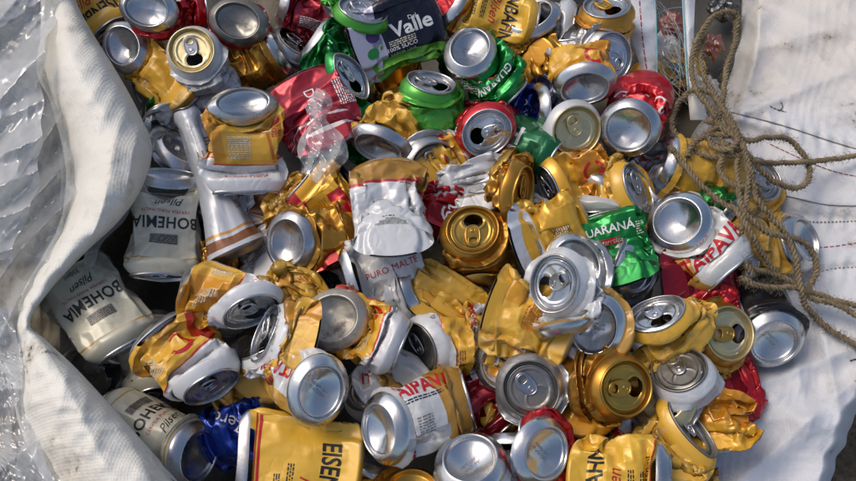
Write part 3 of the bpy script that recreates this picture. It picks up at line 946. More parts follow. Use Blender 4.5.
def fabric(name, col, dirt=0.3, weave=2200.0, trans=0.25):
    t = NT(name)
    geo = t.n("TexCoord").outputs['Object']
    n1 = t.noise(geo, 9, 5, 0.65); n2 = t.noise(geo, 60, 4, 0.7); n3 = t.noise(geo, 3.5, 2)
    g = t.math('MULTIPLY', t.ramp(t.math('ADD', t.math('MULTIPLY', n1, 0.6), t.math('MULTIPLY', n2, 0.4)), 0.50, 0.68), dirt)
    c = t.mix(g, lin(col), lin('#7d6f58'))
    c = t.mix(t.math('MULTIPLY', t.ramp(n3, 0.45, 0.7), 0.3), c, lin('#c9b48c'))
    sp = t.math('MULTIPLY', t.ramp(t.math('ADD', t.math('MULTIPLY', n2, 0.55), t.math('MULTIPLY', n1, 0.45)), 0.60, 0.66), dirt * 1.6)
    c = t.mix(sp, c, lin('#3d382e'))
    t.set(t.b.inputs['Base Color'], c)
    t.b.inputs['Roughness'].default_value = 0.55
    t.b.inputs['Specular IOR Level'].default_value = 0.4
    w1 = t.n("TexWave", wave_type='BANDS', bands_direction='X'); t.link(geo, w1.inputs['Vector']); w1.inputs['Scale'].default_value = weave / 13; w1.inputs['Distortion'].default_value = 0.6
    w2 = t.n("TexWave", wave_type='BANDS', bands_direction='Y'); t.link(geo, w2.inputs['Vector']); w2.inputs['Scale'].default_value = weave / 13; w2.inputs['Distortion'].default_value = 0.6
    wv = t.math('MULTIPLY', w1.outputs[0], w2.outputs[0])
    t.link(t.bump(wv, 0.35, 0.0006, t.bump(n2, 0.45, 0.002, t.bump(n1, 0.5, 0.008))), t.b.inputs['Normal'])
    # weave shows faintly in the tone of the tape as well
    tr = t.n("BsdfTranslucent"); t.link(c, tr.inputs[0])
    mx = t.n("MixShader"); mx.inputs[0].default_value = trans
    t.link(t.b.outputs[0], mx.inputs[1]); t.link(tr.outputs[0], mx.inputs[2]); t.link(mx.outputs[0], t.out.inputs[0])
    return t.m

def film(name, col, haze=0.25, rough=0.1, milky=0.4):
    """Thin clear plastic: see-through, a little white haze that thickens at grazing angles, and a glossy skin."""
    t = NT(name)
    geo = t.n("TexCoord").outputs['Object']
    n1 = t.noise(geo, 26, 4, 0.6, 0.8); n2 = t.noise(geo, 110, 3, 0.6)
    bmp = t.bump(n1, 0.35, 0.003, t.bump(n2, 0.2, 0.0008))
    t.set(t.b.inputs['Base Color'], lin(col)); t.b.inputs['Roughness'].default_value = 0.5
    t.link(bmp, t.b.inputs['Normal'])
    tp = t.n("BsdfTransparent"); tp.inputs[0].default_value = (0.97, 0.98, 0.98, 1)
    lw = t.n("LayerWeight"); lw.inputs[0].default_value = 0.35; t.link(bmp, lw.inputs['Normal'])
    f = t.math('ADD', haze, t.math('MULTIPLY', lw.outputs['Facing'], milky), clamp=True)
    f = t.math('ADD', f, t.math('MULTIPLY', t.math('SUBTRACT', n1, 0.5), 0.3), clamp=True)
    mx = t.n("MixShader"); t.link(f, mx.inputs[0]); t.link(tp.outputs[0], mx.inputs[1]); t.link(t.b.outputs[0], mx.inputs[2])
    gl = t.n("BsdfGlossy"); gl.inputs['Roughness'].default_value = rough; t.link(bmp, gl.inputs['Normal'])
    fr = t.math('ADD', 0.07, t.math('MULTIPLY', t.math('POWER', lw.outputs['Facing'], 2.0), 0.45))
    m2 = t.n("MixShader"); t.link(fr, m2.inputs[0]); t.link(mx.outputs[0], m2.inputs[1]); t.link(gl.outputs[0], m2.inputs[2])
    t.link(m2.outputs[0], t.out.inputs[0])
    return t.m

FAB_L = fabric("woven_sack_cloth", '#e4e1d8', 0.62, weave=1500.0, trans=0.08)
FAB_R = fabric("woven_sheet_cloth", '#d2d4d9', 0.42, trans=0.1)
FAB_S = fabric("strap_cloth", '#dadcdf', 0.2, trans=0.1)
FILM = film("clear_film", '#d2d4d6', 0.20, 0.10, 0.55)
FILM2 = film("milky_film", '#d2d4d6', 0.30, 0.14, 0.50)
ink_thr = flat("dark_thread", '#24242a', 0.7); red_thr = flat("red_thread", '#a3203a', 0.7); cyan_thr = flat("pale_blue_thread", '#7fb4c0', 0.7)
grey_thr = flat("grey_thread", '#77756c', 0.7)

def sheet(name, GU, GV, GZ, mat, parent=None):
    n, m = GU.shape
    V = P(GU, GV, GZ).reshape(-1, 3)
    cen = V.mean(0); org = np.array([cen[0], cen[1], V[:, 2].min()]) if parent is None else PORG[parent.name]
    o = mesh_obj(name, V, grid_faces(n, m), mat, parent, org)
    return o, org
PORG = {}

# --- ground under everything
def ground_mat():
    t = NT("trodden_earth")
    geo = t.n("TexCoord").outputs['Object']
    n1 = t.noise(geo, 12, 6, 0.7); n2 = t.noise(geo, 90, 5, 0.7)
    c = t.mix(t.ramp(n1, 0.35, 0.65), lin('#4d3f2e'), lin('#7a6a52'))
    c = t.mix(t.ramp(n2, 0.4, 0.7), c, lin('#3a3024'))
    t.set(t.b.inputs['Base Color'], c); t.b.inputs['Roughness'].default_value = 0.95
    t.link(t.bump(n2, 0.8, 0.01, t.bump(n1, 0.6, 0.03)), t.b.inputs['Normal'])
    return t.m
gx = np.linspace(-4000, 4000, 60)
GX, GY = np.meshgrid(gx, gx, indexing='ij')
GZ = -170 + 4 * folds(GX, GY, 5, 5, 500)
tag(mesh_obj("ground", np.stack([GX, GY, GZ], -1).reshape(-1, 3), grid_faces(60, 60), ground_mat()), kind='structure')

# --- sack floor: the inside of the big bag under the cans, gap shade painted into its colour
def px_grid(u0, u1, v0, v1, nu, nv):
    U, V = np.meshgrid(np.linspace(u0, u1, nu), np.linspace(v0, v1, nv), indexing='ij')
    return U, V
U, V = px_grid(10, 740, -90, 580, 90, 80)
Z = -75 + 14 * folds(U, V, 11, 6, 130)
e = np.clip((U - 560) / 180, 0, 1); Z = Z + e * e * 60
sf, _ = sheet("sack_floor", U, V, Z, fabric("shade_dark_sack_cloth", '#2a2824', 0.5, trans=0.0))
tag(sf, "dirty inside of the big white bag, coloured near black for shade, glimpsed in the gaps under all the cans", "bag")

# --- left: rolled edge of the bag
RE = [(70, -40), (76, 0), (92, 32), (118, 74), (140, 115), (152, 150), (141, 190), (118, 222), (86, 252), (52, 288), (30, 322), (46, 340), (74, 366), (104, 398), (140, 438), (180, 484), (215, 530)]
LE = [(40, -40), (47, 0), (46, 36), (45, 72), (60, 110), (72, 150), (75, 185), (66, 225), (48, 258), (28, 292), (18, 322), (20, 345), (21, 372), (24, 402), (36, 440), (62, 484), (90, 530)]
n = 220
re, le = catmull(RE, n), catmull(LE, n)
prof = [(-0.22, -70), (-0.12, 40), (-0.02, 98), (0.12, 126), (0.32, 146), (0.5, 152), (0.7, 148), (0.86, 136), (0.96, 116), (1.0, 96), (0.985, 60), (0.93, 10), (0.88, -60)]
pp = catmull([(a * 100, b) for a, b in prof], 96); pp[:, 0] /= 100
S, T = np.meshgrid(pp[:, 0], np.arange(n), indexing='xy')
Zb = np.repeat(pp[None, :, 1], n, 0)
GU = le[:, None, 0] + (re - le)[:, None, 0] * S
GV = le[:, None, 1] + (re - le)[:, None, 1] * S
wid = np.linalg.norm(re - le, axis=1)[:, None]
Zb = 110 + (Zb - 110) * np.clip(wid / 62, 0.25, 1.15)
wr = 10 * folds(GU, GV, 27, 6, 70, ang=-25, spread=0.8, sharp=1.1) + 3.6 * folds(GU, GV, 23, 8, 30, sharp=1.2) + 6.0 * folds(GU, GV, 29, 7, 44, ang=50, spread=1.0, sharp=0.75)
top = np.clip((Zb - 40) / 60, 0, 1)
Zb = Zb + (wr - 5) * top
bf, org = sheet("rolled_bag_edge", GU, GV, Zb, FAB_L)
tag(bf, "thick white woven bag edge rolled over in a diagonal fold with grey dirt", "bag edge")

# --- right: the white sheet
SEG = [((690, 135), (850, 70), 9, 9), ((720, 60), (860, 20), 8, 14), ((745, 118), (870, 152), 5, 7), ((770, 196), (870, 205), 4, 7), ((690, 340), (860, 300), 8, 14),
       ((720, 400), (860, 345), 10, 12), ((705, 430), (800, 385), 7, 9), ((740, 480), (856, 380), 9, 16), ((780, 300), (810, 420), 6, 12), ((760, 20), (740, 120), 7, 10), ((820, 320), (850, 460), 6, 9)]
def zs(u, v):
    u = np.asarray(u, float); v = np.asarray(v, float)
    z = 8 + 0.26 * (u - 690) - 0.02 * (v - 240)
    z = z + 16 * np.exp(-((v - 120) / 110) ** 2) * np.clip((u - 690) / 100, 0, 1)
    for (a, b, h, w) in SEG:
        a = np.array(a, float); b = np.array(b, float); d = b - a; L2 = d @ d
        t = np.clip(((u - a[0]) * d[0] + (v - a[1]) * d[1]) / L2, 0, 1)
        dist = np.hypot(u - a[0] - t * d[0], v - a[1] - t * d[1])
        z = z + 1.6 * h * np.exp(-np.abs(dist / w) ** 1.4) * (1 - 0.5 * t)
    z = z + 20 * folds(u, v, 31, 8, 120, ang=110, spread=0.6, sharp=1.0) + 6.5 * folds(u, v, 33, 7, 42, ang=120, spread=0.7) + 1.6 * folds(u, v, 35, 8, 15, ang=60, spread=1.0)
    for a, b in (((770, 213), (870, 221)), ((822, 271), (870, 266)), ((735, 113), (870, 153))):
        t = np.clip((u - a[0]) / (b[0] - a[0]), 0, 1); vv = a[1] + (b[1] - a[1]) * t
        dist = np.hypot(v - vv, np.maximum(a[0] - u, 0))
        z = z - 4.5 * np.exp(-(dist / 3.5) ** 2) + 1.6 * np.sin(u / 2.3) * np.exp(-(dist / 8) ** 2)
    return z
LR = [(742, -60), (738, 0), (736, 45), (722, 85), (700, 120), (672, 170), (655, 240), (645, 320), (640, 400), (640, 470), (640, 540)]
RR = [(960, -60), (960, 40), (960, 100), (960, 160), (960, 220), (950, 300), (905, 366), (868, 398), (846, 438), (830, 482), (806, 545)]
n = 200
lr, rr_ = catmull(LR, n), catmull(RR, n)
s = np.linspace(0, 1, 170)[None, :]
rr_[:, 0] += 1.6 * np.sin(np.arange(n) / 3.1) + 1.2 * np.sin(np.arange(n) / 1.7)
GU = lr[:, None, 0] + (rr_ - lr)[:, None, 0] * s; GV = lr[:, None, 1] + (rr_ - lr)[:, None, 1] * s
GZ = zs(GU, GV)
# the hem hangs away to the ground, and the inner edge dips under the cans
GZ = GZ - 70 * np.clip((0.10 - s) / 0.10, 0, 1) ** 1.5
hem = np.clip((s - 0.93) / 0.07, 0, 1) * np.clip((np.arange(n)[:, None] / n - 0.58) / 0.1, 0, 1)
GZ = GZ - 60 * hem ** 2
sh, org = sheet("spread_sack_sheet", GU, GV, GZ, FAB_R)
tag(sh, "white woven sheet spread out on the right with stitched seams and dirt", "sheet")
PORG[sh.name] = org

def dashes(name, pts, zf, mat, parent, org, w=0.8, dash=None, gap=0.0, h=0.9):
    pts = catmull(pts, 60)
    d = np.r_[0, np.cumsum(np.hypot(*np.diff(pts, axis=0).T))]
    V, F = [], []
    x = 0.0; L = d[-1]
    dash = dash or L
    while x < L:
        x2 = min(x + dash, L)
        n = max(2, int((x2 - x) / 3) + 1)
        tt = np.linspace(x, x2, n)
        q = np.stack([np.interp(tt, d, pts[:, 0]), np.interp(tt, d, pts[:, 1])], -1)
        tg = np.gradient(q, axis=0); tg /= np.linalg.norm(tg, axis=1, keepdims=True) + 1e-9
        nn = np.stack([-tg[:, 1], tg[:, 0]], -1)
        b = len(V)
        for k in range(n):
            for sx, hh in ((-1, 0.0), (-0.5, h), (0.5, h), (1, 0.0)):
                a = q[k] + nn[k] * sx * w * 0.5
                V.append(P(a[0], a[1], float(zf(a[0], a[1])) + 0.3 + hh))
        for k in range(n - 1):
            for m in range(3):
                F.append((b + k * 4 + m, b + (k + 1) * 4 + m, b + (k + 1) * 4 + m + 1, b + k * 4 + m + 1))
        x = x2 + gap
    return mesh_obj(name, V, F, mat, parent, org)
dashes("seam_cord", [(730, 112), (742, 115), (770, 122), (800, 131), (830, 141), (880, 156)], zs, grey_thr, sh, org, 1.3, h=1.0)
dashes("seam_stitching", [(768, 213), (790, 219), (815, 222), (856, 221), (890, 219)], zs, grey_thr, sh, org, 1.5, 2.0, 1.8, 1.0)
dashes("seam_stitching", [(822, 271), (838, 268), (856, 267), (890, 262)], zs, grey_thr, sh, org, 1.3, 2.2, 2.0, 1.0)
dashes("seam_stitching", [(770, 144), (800, 158), (830, 170), (856, 176), (890, 180)], zs, red_thr, sh, org, 0.7, 4.5, 1.2)
dashes("seam_stitching", [(812, 248), (835, 246), (856, 243), (890, 240)], zs, red_thr, sh, org, 0.7, 4.0, 2.0)
dashes("seam_cord", [(770, 192), (800, 199), (830, 205), (880, 206)], zs, grey_thr, sh, org, 1.0)
dashes("ink_mark", [(770, 106), (776, 109), (786, 112)], zs, ink_thr, sh, org, 0.8, 3, 1)
dashes("ink_mark", [(781, 102), (783, 107), (779, 111)], zs, ink_thr, sh, org, 0.8, 3, .5)
dashes("ink_mark", [(850, 361), (856, 359), (862, 360)], zs, ink_thr, sh, org, 1.6, 3, .5)

# --- straps at the top right
def strap(L, R, z0, z1, label, seed, sts):
    n = 90
    l, r = catmull(L, n), catmull(R, n)
    s = np.linspace(0, 1, 22)[None, :]
    GU = l[:, None, 0] + (r - l)[:, None, 0] * s; GV = l[:, None, 1] + (r - l)[:, None, 1] * s
    t = np.linspace(0, 1, n)[:, None]
    zf = lambda u, v: z0 + (z1 - z0) * np.clip((np.asarray(v, float) + 20) / 140, 0, 1) + 4 * folds(np.asarray(u, float), np.asarray(v, float), seed, 5, 30)
    GZ = zf(GU, GV) + 5 * np.sin(s * math.pi)
    zf2 = lambda u, v: zf(u, v) + 4.5
    o, og = sheet("bag_strap", GU, GV, GZ, FAB_S)
    tag(o, label, "strap", "white straps at the top of the bag")
    for pts, m, w, d, g in sts:
        dashes("edge_stitching", pts, zf2, m, o, og, w, d, g)
strap([(618, -30), (624, 0), (632, 40), (645, 80), (655, 112)], [(652, -30), (655, 0), (657, 40), (657, 80), (660, 112)], 92, 60,
      "wide white bag strap with a red stitched line beside the gold can at the top", 41,
      [([(638, -20), (641, 20), (644, 50), (650, 90)], red_thr, 1.3, 5, 2), ([(654, -20), (656, 20), (657, 60), (657, 95)], cyan_thr, 1.4, None, 0)])
strap([(680, -30), (682, 0), (684, 40), (686, 75), (690, 120)], [(696, -30), (695, 0), (694, 40), (697, 75), (708, 120)], 86, 66,
      "narrow white bag strap with a pale blue edge between the netting and the rope", 43,
      [([(682, -20), (684, 20), (686, 55), (688, 90)], cyan_thr, 1.6, None, 0)])

# --- lumps of coloured packaging in the gap behind the straps
def lump(name, u, v, z, rx, ry, mat, label, cat, seed):
    n, m = 48, 28
    th = np.linspace(0, 2 * math.pi, n, endpoint=False)[:, None]; ph = np.linspace(-math.pi / 2, math.pi / 2, m)[None, :]
    c = P(u, v, z)
    X = np.cos(th) * np.cos(ph); Y = np.sin(th) * np.cos(ph); Zz = np.sin(ph) + 0 * th
    r = 1 + 0.6 * (folds(X * 40 + Y * 13, Zz * 40 - Y * 22, seed, 7, 30) - 0.8) + 0.35 * (folds(X * 40 - Zz * 25, Y * 40 + Zz * 30, seed + 9, 6, 45) - 0.8)
    V = np.stack([c[0] + X * rx * r, c[1] + Y * ry * r, c[2] + Zz * min(rx, ry) * 0.8 * r], -1).reshape(-1, 3)
    o = mesh_obj(name, V, grid_faces(n, m, True), mat, None, (c[0], c[1], V[:, 2].min()))
    tag(o, label, cat)
    return o
lump("crumpled_wrapper", 672, 24, 18, 17, 20, film("orange_wrap", '#8a3a1c', 0.85, 0.25, 0.1), "crumpled orange wrapper behind the netting between the two straps", "wrapper", 3)
lump("crumpled_wrapper", 669, 74, 14, 20, 24, film("green_wrap", '#123d26', 0.9, 0.25, 0.1), "dark green wrapper low in the gap between the two straps", "wrapper", 4)
lump("crumpled_wrapper", 711, 46, 22, 17, 20, film("rust_wrap", '#7d3a1c', 0.85, 0.25, 0.1), "rust orange wrapper behind the frayed rope end", "wrapper", 5)
lump("crumpled_wrapper", 722, 8, 16, 22, 20, film("black_wrap", '#141416', 0.95, 0.25, 0.1), "black wrapper at the top edge behind the rope loop", "wrapper", 6)
lump("crumpled_bag", 665, 48, 2, 24, 30, FILM2, "crumpled pale film between the orange and the dark green wrapper", "plastic film", 7)
lump("crumpled_bag", 705, 90, 5, 24, 26, FILM2, "crumpled pale film under the frayed rope end", "plastic film", 8)
fibV, fibF = [], []
rg = random.Random(8)
def fibre(V, F, p0, p1, r, bend, rg, n=9):
    p0, p1 = np.array(p0, float), np.array(p1, float)
    b = np.array([rg.uniform(-1, 1), rg.uniform(-1, 1), rg.uniform(-.3, .6)]) * bend
    base = len(V)
    d = nrm(p1 - p0); a = nrm(np.cross(d, [0.3, 0.2, 1.0])); c = np.cross(d, a)
    for i in range(n):
        t = i / (n - 1)
        q = p0 + (p1 - p0) * t + b * math.sin(math.pi * t)
        for k in range(3):
            V.append(q + (a * math.cos(2.1 * k) + c * math.sin(2.1 * k)) * r)
    for i in range(n - 1):
        for k in range(3):
            F.append((base + i * 3 + k, base + i * 3 + (k + 1) % 3, base + i * 3 + 3 + (k + 1) % 3, base + i * 3 + 3 + k))
for i in range(34):
    fibre(fibV, fibF, P(rg.uniform(655, 662), rg.uniform(0, 100), rg.uniform(50, 72)), P(rg.uniform(678, 688), rg.uniform(0, 105), rg.uniform(50, 72)), 0.28, 12, rg)
nb = mesh_obj("torn_netting", fibV, fibF, flat("white_fibre", '#a9adb0', 0.6), None, P(670, 50, 50))
tag(nb, "torn pale netting threads stretched between the two white straps", "netting")

# --- rope
ROPE = NT("sisal"); _g = ROPE.n("TexCoord").outputs['Object']
_n = ROPE.noise(_g, 160, 5, 0.7); _n2 = ROPE.noise(_g, 18, 3)
ROPE.set(ROPE.b.inputs['Base Color'], ROPE.mix(ROPE.ramp(_n2, 0.35, 0.7), ROPE.mix(_n, lin('#4a3c2a'), lin('#8d7d60')), ROPE.mix(_n, lin('#625039'), lin('#a09070'))))
ROPE.b.inputs['Roughness'].default_value = 0.85
ROPE.link(ROPE.bump(_n, 0.7, 0.0012), ROPE.b.inputs['Normal'])
rope_root = empty("rope", P(740, 170, 60))
tag(rope_root, "tangled brown hemp rope with a frayed end lying over cans and white sheet", "rope")
RORG = P(740, 170, 60)
def rope(pts, r=3.15, name="strand", seed=0, fray=False):
    q = np.array([P(*p) for p in pts])
    n = int(np.sum(np.linalg.norm(np.diff(q, axis=0), axis=1)) / 1.6) + 8
    c = catmull(q, n)
    rg = random.Random(seed)
    for a_ in range(3):
        c[:, a_] += np.convolve(np.random.RandomState(seed + a_).normal(0, 1.6, n + 30), np.ones(31) / 31 * 4.0, 'valid')[:n]
    tg = np.gradient(c, axis=0); tg /= np.linalg.norm(tg, axis=1, keepdims=True)
    a = nrm(np.cross(tg[0], [0.1, 0.2, 1])); A = [a]
    for i in range(1, n):
        a = nrm(a - tg[i] * (a @ tg[i])); A.append(a)
    A = np.array(A); B = np.cross(tg, A)
    d = np.r_[0, np.cumsum(np.linalg.norm(np.diff(c, axis=0), axis=1))]
    V, F = [], []
    K = 7
    for ply in range(3):
        ph = d / 15.0 * 2 * math.pi + ply * 2.094
        base = len(V)
        cc = c + (A * np.cos(ph)[:, None] + B * np.sin(ph)[:, None]) * r * 0.50
        for i in range(n):
            for k in range(K):
                t = 2 * math.pi * k / K
                V.append(cc[i] + (A[i] * math.cos(t) + B[i] * math.sin(t)) * r * 0.56 * (1 + 0.12 * math.sin(i * 0.9 + k * 2 + ply)))
        for i in range(n - 1):
            for k in range(K):
                F.append((base + i * K + k, base + i * K + (k + 1) % K, base + (i + 1) * K + (k + 1) % K, base + (i + 1) * K + k))
    for _ in range(int(n * 3.2)):
        i = rg.randrange(n - 1)
        dr = nrm(A[i] * rg.uniform(-1, 1) + B[i] * rg.uniform(-1, 1))
        fibre(V, F, c[i] + dr * r * 0.8, c[i] + dr * r * rg.uniform(1.3, 2.8) + tg[i] * rg.uniform(-7, 7), 0.16, 1.0, rg, 4)
    if fray:
        for _ in range(46):
            e_ = c[0] - tg[0] * rg.uniform(6, 20) + np.array([rg.uniform(-7, 7), rg.uniform(-5, 5), rg.uniform(-4, 6)])
            fibre(V, F, c[2] + A[2] * rg.uniform(-2, 2) + B[2] * rg.uniform(-2, 2), e_, 0.35, 3, rg, 5)
    mesh_obj(name, V, F, ROPE.m, rope_root, RORG)
rope([(738, 26, 112), (738, 14, 118), (728, 11, 122), (714, 15, 120), (703, 27, 116), (695, 44, 112), (692, 64, 108), (694, 84, 108), (702, 98, 112), (712, 112, 116), (720, 130, 120)], seed=1)
rope([(735, 12, 110), (736, 28, 110), (733, 50, 108), (727, 72, 106), (723, 92, 108), (720, 112, 114), (719, 132, 118), (726, 152, 123)], seed=2)
rope([(703, 46, 102), (702, 60, 104), (705, 78, 106), (711, 92, 110), (722, 106, 116), (732, 122, 122), (742, 146, 125), (748, 170, 127), (746, 200, 128), (742, 232, 125), (744, 258, 120), (750, 274, 114)], seed=3, fray=True)
rope([(716, 96, 108), (702, 91, 108), (688, 94, 106), (676, 106, 102), (672, 124, 102), (680, 141, 104), (698, 152, 111), (722, 157, 119), (744, 156, 124), (760, 162, 123), (790, 163, 108), (822, 160, 97), (856, 154, 94), (900, 146, 96)], seed=4)
rope([(688, 158, 116), (694, 143, 116), (708, 135, 118), (728, 136, 123), (748, 141, 126), (764, 139, 118), (782, 138, 105), (798, 147, 100), (809, 163, 98), (808, 179, 100), (794, 188, 103), (778, 184, 109), (764, 172, 119), (754, 160, 124)], seed=5)
rope([(668, 146, 116), (680, 158, 116), (698, 182, 118), (716, 200, 118), (738, 214, 125), (752, 236, 129), (770, 262, 109), (784, 278, 95)], r=3.0, seed=6)
rope([(726, 118, 116), (742, 142, 128), (752, 172, 130), (758, 200, 131), (770, 218, 125), (784, 236, 118), (796, 262, 108), (802, 286, 98), (806, 306, 84), (818, 320, 73), (838, 334, 74), (862, 346, 80), (900, 360, 84)], seed=7)
rope([(736, 150, 119), (738, 180, 124), (742, 206, 127), (752, 220, 126), (766, 232, 126), (786, 238, 119), (804, 244, 104), (815, 258, 93), (817, 274, 90), (810, 288, 91), (798, 286, 97)], seed=8)
rope([(740, 278, 112), (752, 285, 111), (772, 288, 105), (796, 289, 97), (820, 295, 86), (842, 302, 84), (870, 308, 86), (900, 312, 86)], seed=9, r=3.1)
rope([(728, 142, 124), (720, 168, 120), (734, 186, 126), (756, 190, 122), (762, 206, 116), (746, 222, 118), (736, 246, 116), (746, 266, 112), (768, 272, 104), (790, 280, 98), (812, 296, 90), (838, 303, 86), (870, 322, 84)], seed=10)
rope([(706, 120, 114), (718, 124, 120), (732, 128, 126), (738, 140, 130), (728, 150, 129), (714, 146, 121), (708, 134, 118), (716, 126, 122), (730, 132, 128), (744, 148, 131)], seed=11, r=3.2)

# --- clear plastic bags on the left
def film_sheet(name, u0, u1, v0, v1, z, amp, seed, mat, label, wl=60, ang=70, spread=0.5, edge=None, shape=None, cat="plastic bag"):
    U, V = px_grid(u0, u1, v0, v1, 110, 180)
    if edge is not None:
        E = catmull(edge, 180)
        f = (U - u0) / (u1 - u0)
        ev = np.interp(V[0], E[:, 1], E[:, 0])
        U = u0 + (ev[None, :] + 4 * np.sin(V / 9.0) * np.sin(V / 23.0) - u0) * f
    Z = z + amp * folds(U, V, seed, 8, wl, ang=ang, spread=spread, sharp=1.1) + amp * 0.13 * folds(U, V, seed + 1, 9, wl * 0.22, ang=ang, spread=1.0, sharp=0.9)
    if shape is not None: Z = Z + shape(U, V)
    o, og = sheet(name, U, V, Z, mat)
    tag(o, label, cat)
    return o
film_sheet("plastic_bag", -60, 60, -40, 500, 10, 50, 60, fabric("dull_grey_plastic", '#4e4e4c', 0.3, trans=0.1), "dull grey plastic sacking underneath the clear bags at the left edge", 80, 60)
film_sheet("plastic_bag", -50, 56, -40, 260, 118, 34, 61, FILM2, "milky clear plastic bag covering the top left corner", 64, 60,
           edge=[(62, -40), (60, 0), (48, 45), (40, 90), (44, 130), (38, 170), (30, 210), (10, 260)])
film_sheet("plastic_bag", -50, 80, 60, 350, 84, 34, 63, FILM, "clear plastic bag in long folds left of the rolled edge, middle height", 58, 95,
           edge=[(38, 60), (60, 100), (72, 150), (74, 190), (60, 240), (42, 280), (26, 320), (18, 350)])
film_sheet("plastic_bag", -50, 40, 310, 520, 96, 26, 65, FILM, "crumpled clear plastic bag in the bottom left corner", 40, 40, 1.5,
           edge=[(14, 310), (22, 350), (28, 400), (38, 430), (58, 470), (84, 520)])
film_sheet("bag_liner", 84, 150, 140, 268, 88, 8, 67, FILM, "clear crinkled liner film between the rolled edge and the ivory cans", 30, 60,
           edge=[(150, 140), (153, 160), (146, 185), (128, 215), (108, 240), (88, 268)], cat="plastic film")
U, V = px_grid(0, 1, 0, 1, 46, 110)
tl = catmull([(316, 88), (306, 104), (312, 122), (300, 140), (297, 156), (306, 172), (318, 184)], 110)
tr = catmull([(324, 90), (332, 106), (328, 120), (344, 136), (350, 152), (338, 168), (326, 186)], 110)
jl = 2.2 * np.sin(np.arange(110) / 9.0 + 1.3 * np.sin(np.arange(110) / 17.0)); jr = 2.6 * np.sin(np.arange(110) / 11.3 + 1.5 * np.sin(np.arange(110) / 13.0))
GU = (tl[None, :, 0] + jl) * (1 - U) + (tr[None, :, 0] + jr) * U; GV = tl[None, :, 1] * (1 - U) + tr[None, :, 1] * U
GZ = 122 + 10 * folds(GU * 1.4, GV, 69, 7, 22, ang=50, spread=0.9) + 4 * np.sin(U * math.pi) + 1.2 * folds(GU, GV, 70, 6, 12, ang=110)
tf, _ = sheet("torn_film", GU, GV, GZ, FILM)
tag(tf, "torn milky film clinging to the dark red flattened can", "plastic film")

def bottle(u, v, z, ang, tilt, label, s=1.0):
    prof = [(0.5, 0), (14, -1), (22, 0), (28, 4), (31, 12), (31, 40), (28.5, 46), (28.5, 52), (31, 58), (31, 100), (28, 120), (20, 140), (13, 150), (12.5, 160), (14.5, 161), (14.5, 164), (12.5, 165), (12.5, 178)]
    pf = catmull(prof, 90)
    c = P(u, v, z); d = -img_dir(c, ang, tilt)
    a = nrm(np.cross(d, [0.2, 0.1, 1.0])); b = np.cross(d, a)
    th = np.linspace(0, 2 * math.pi, 60, endpoint=False)
    V = np.array([c + (a * math.cos(t) + b * math.sin(t)) * r * s * (1 + 0.05 * math.sin(5 * t) * (1 if h < 14 else 0.3)) + d * h * s for t in th for r, h in pf])
    o = mesh_obj("plastic_bottle", V, grid_faces(60, 90, True), FILM, None, (c[0], c[1], V[:, 2].min()))
    tag(o, label, "bottle")
bottle(8, 325, 112, 30, 25, "clear bottle with its round bottom facing up at the left edge", 0.62)
bottle(14, 398, 88, -60, 60, "clear crushed bottle lying under the film in the bottom left corner", 0.7)
bottle(26, 452, 84, 160, 70, "clear bottle lower still, beside the rolled edge at the very bottom left", 0.7)

# ------------------------------------------------------------------ the heap, can by can
W_ = 'w'
can('coke','base',(145,9,120),(170,22),(205,12,70),(0,100),"shiny squashed can bottom with crumpled bright red body, right of the bag fold",Asq=.8,Asqa=80,slab=22,roll=-40)
can('eisen','base',(62,-25,60),(130,85),(118,42,50),None,"yellow can with black letters showing only beside the top of the white bag fold",slab=16,Asq=.6,Asqa=W_,Bsq=.6,Bsqa=W_)
can('yellow','base',(122,46,75),(150,35),(185,100,50),(-40,110),"crushed yellow can with a dull bottom beside the bag fold, under the open white can",slab=20,crush=1.4,decals=[])
can('white','lid',(191,50,108),(135,24),(228,112,20),None,"nearly whole white can with an open dusty lid, upper left of the heap",crush=.25,tab=-75,lidmat='palegold',Adent=.2,roll=40)
can('coke','base',(237,20,118),(130,15),(262,50,30),(-40,100),"red can with its big dull bottom facing up at the top left",crush=1.3,basemat='aludull',roll=-70)
can('gold','base',(284,50,62),(30,82),(215,82,40),None,"plain gold can lying on its side just above the flattened dome of a yellow can",crush=.3,basemat='alu',roll=180)
can('skol','base',(243,101,150),(85,26),(246,196,88),(-90,84),"yellow and white can with a shiny lens shaped bottom, left of the dark red can",Asq=.68,Asqa=95,Alens=.5,slab=10,slabn=(-90,14),wave=.7,front=(-90,50),Bsq=.35,Bsqa=W_,decals=[('print',24,26,6,44,2.4,0,'ivory'),('text','PURO MALTE',0,84,5,0,'red',dict(space=1.1)),('rect',3,50,-26,40,12,'orange'),('print',12,14,-34,26,2.3,0,'red')])
can('whitebrown','base',(240,258,62),(-65,88),(184,108,75),(110,92),"tall white tapering can with brown stripes, standing beside the ivory label can",Bsq=.5,Bsqa=20,crush=.9,roll=20,maxlen=200)
can('silver','lid',(146,112,30),(160,70),(212,140,20),None,"bare grey can deep in shade between the bag fold and the white tapering can",crush=.4,roll=80)
can('bohemia','base',(168,174,84),(85,66),(160,304,66),None,"ivory can with black upside down capitals, upright in the shade left of the heap",crush=.8,Asq=.6,Asqa=W_,Bsq=.6,Bsqa=W_,slab=24,maxlen=100)
can('bohemia','lid',(126,348,66),(-58,84),(44,236,60),None,"ivory can with slanting black capitals, half under the bag fold",crush=.9,Asq=.65,Asqa=W_,Bsq=.6,Bsqa=W_,maxlen=100)
can('black','base',(92,372,30),(40,42),(55,420,-20),None,"black can with a silver ring end poking out from under the bag fold",crush=.2)
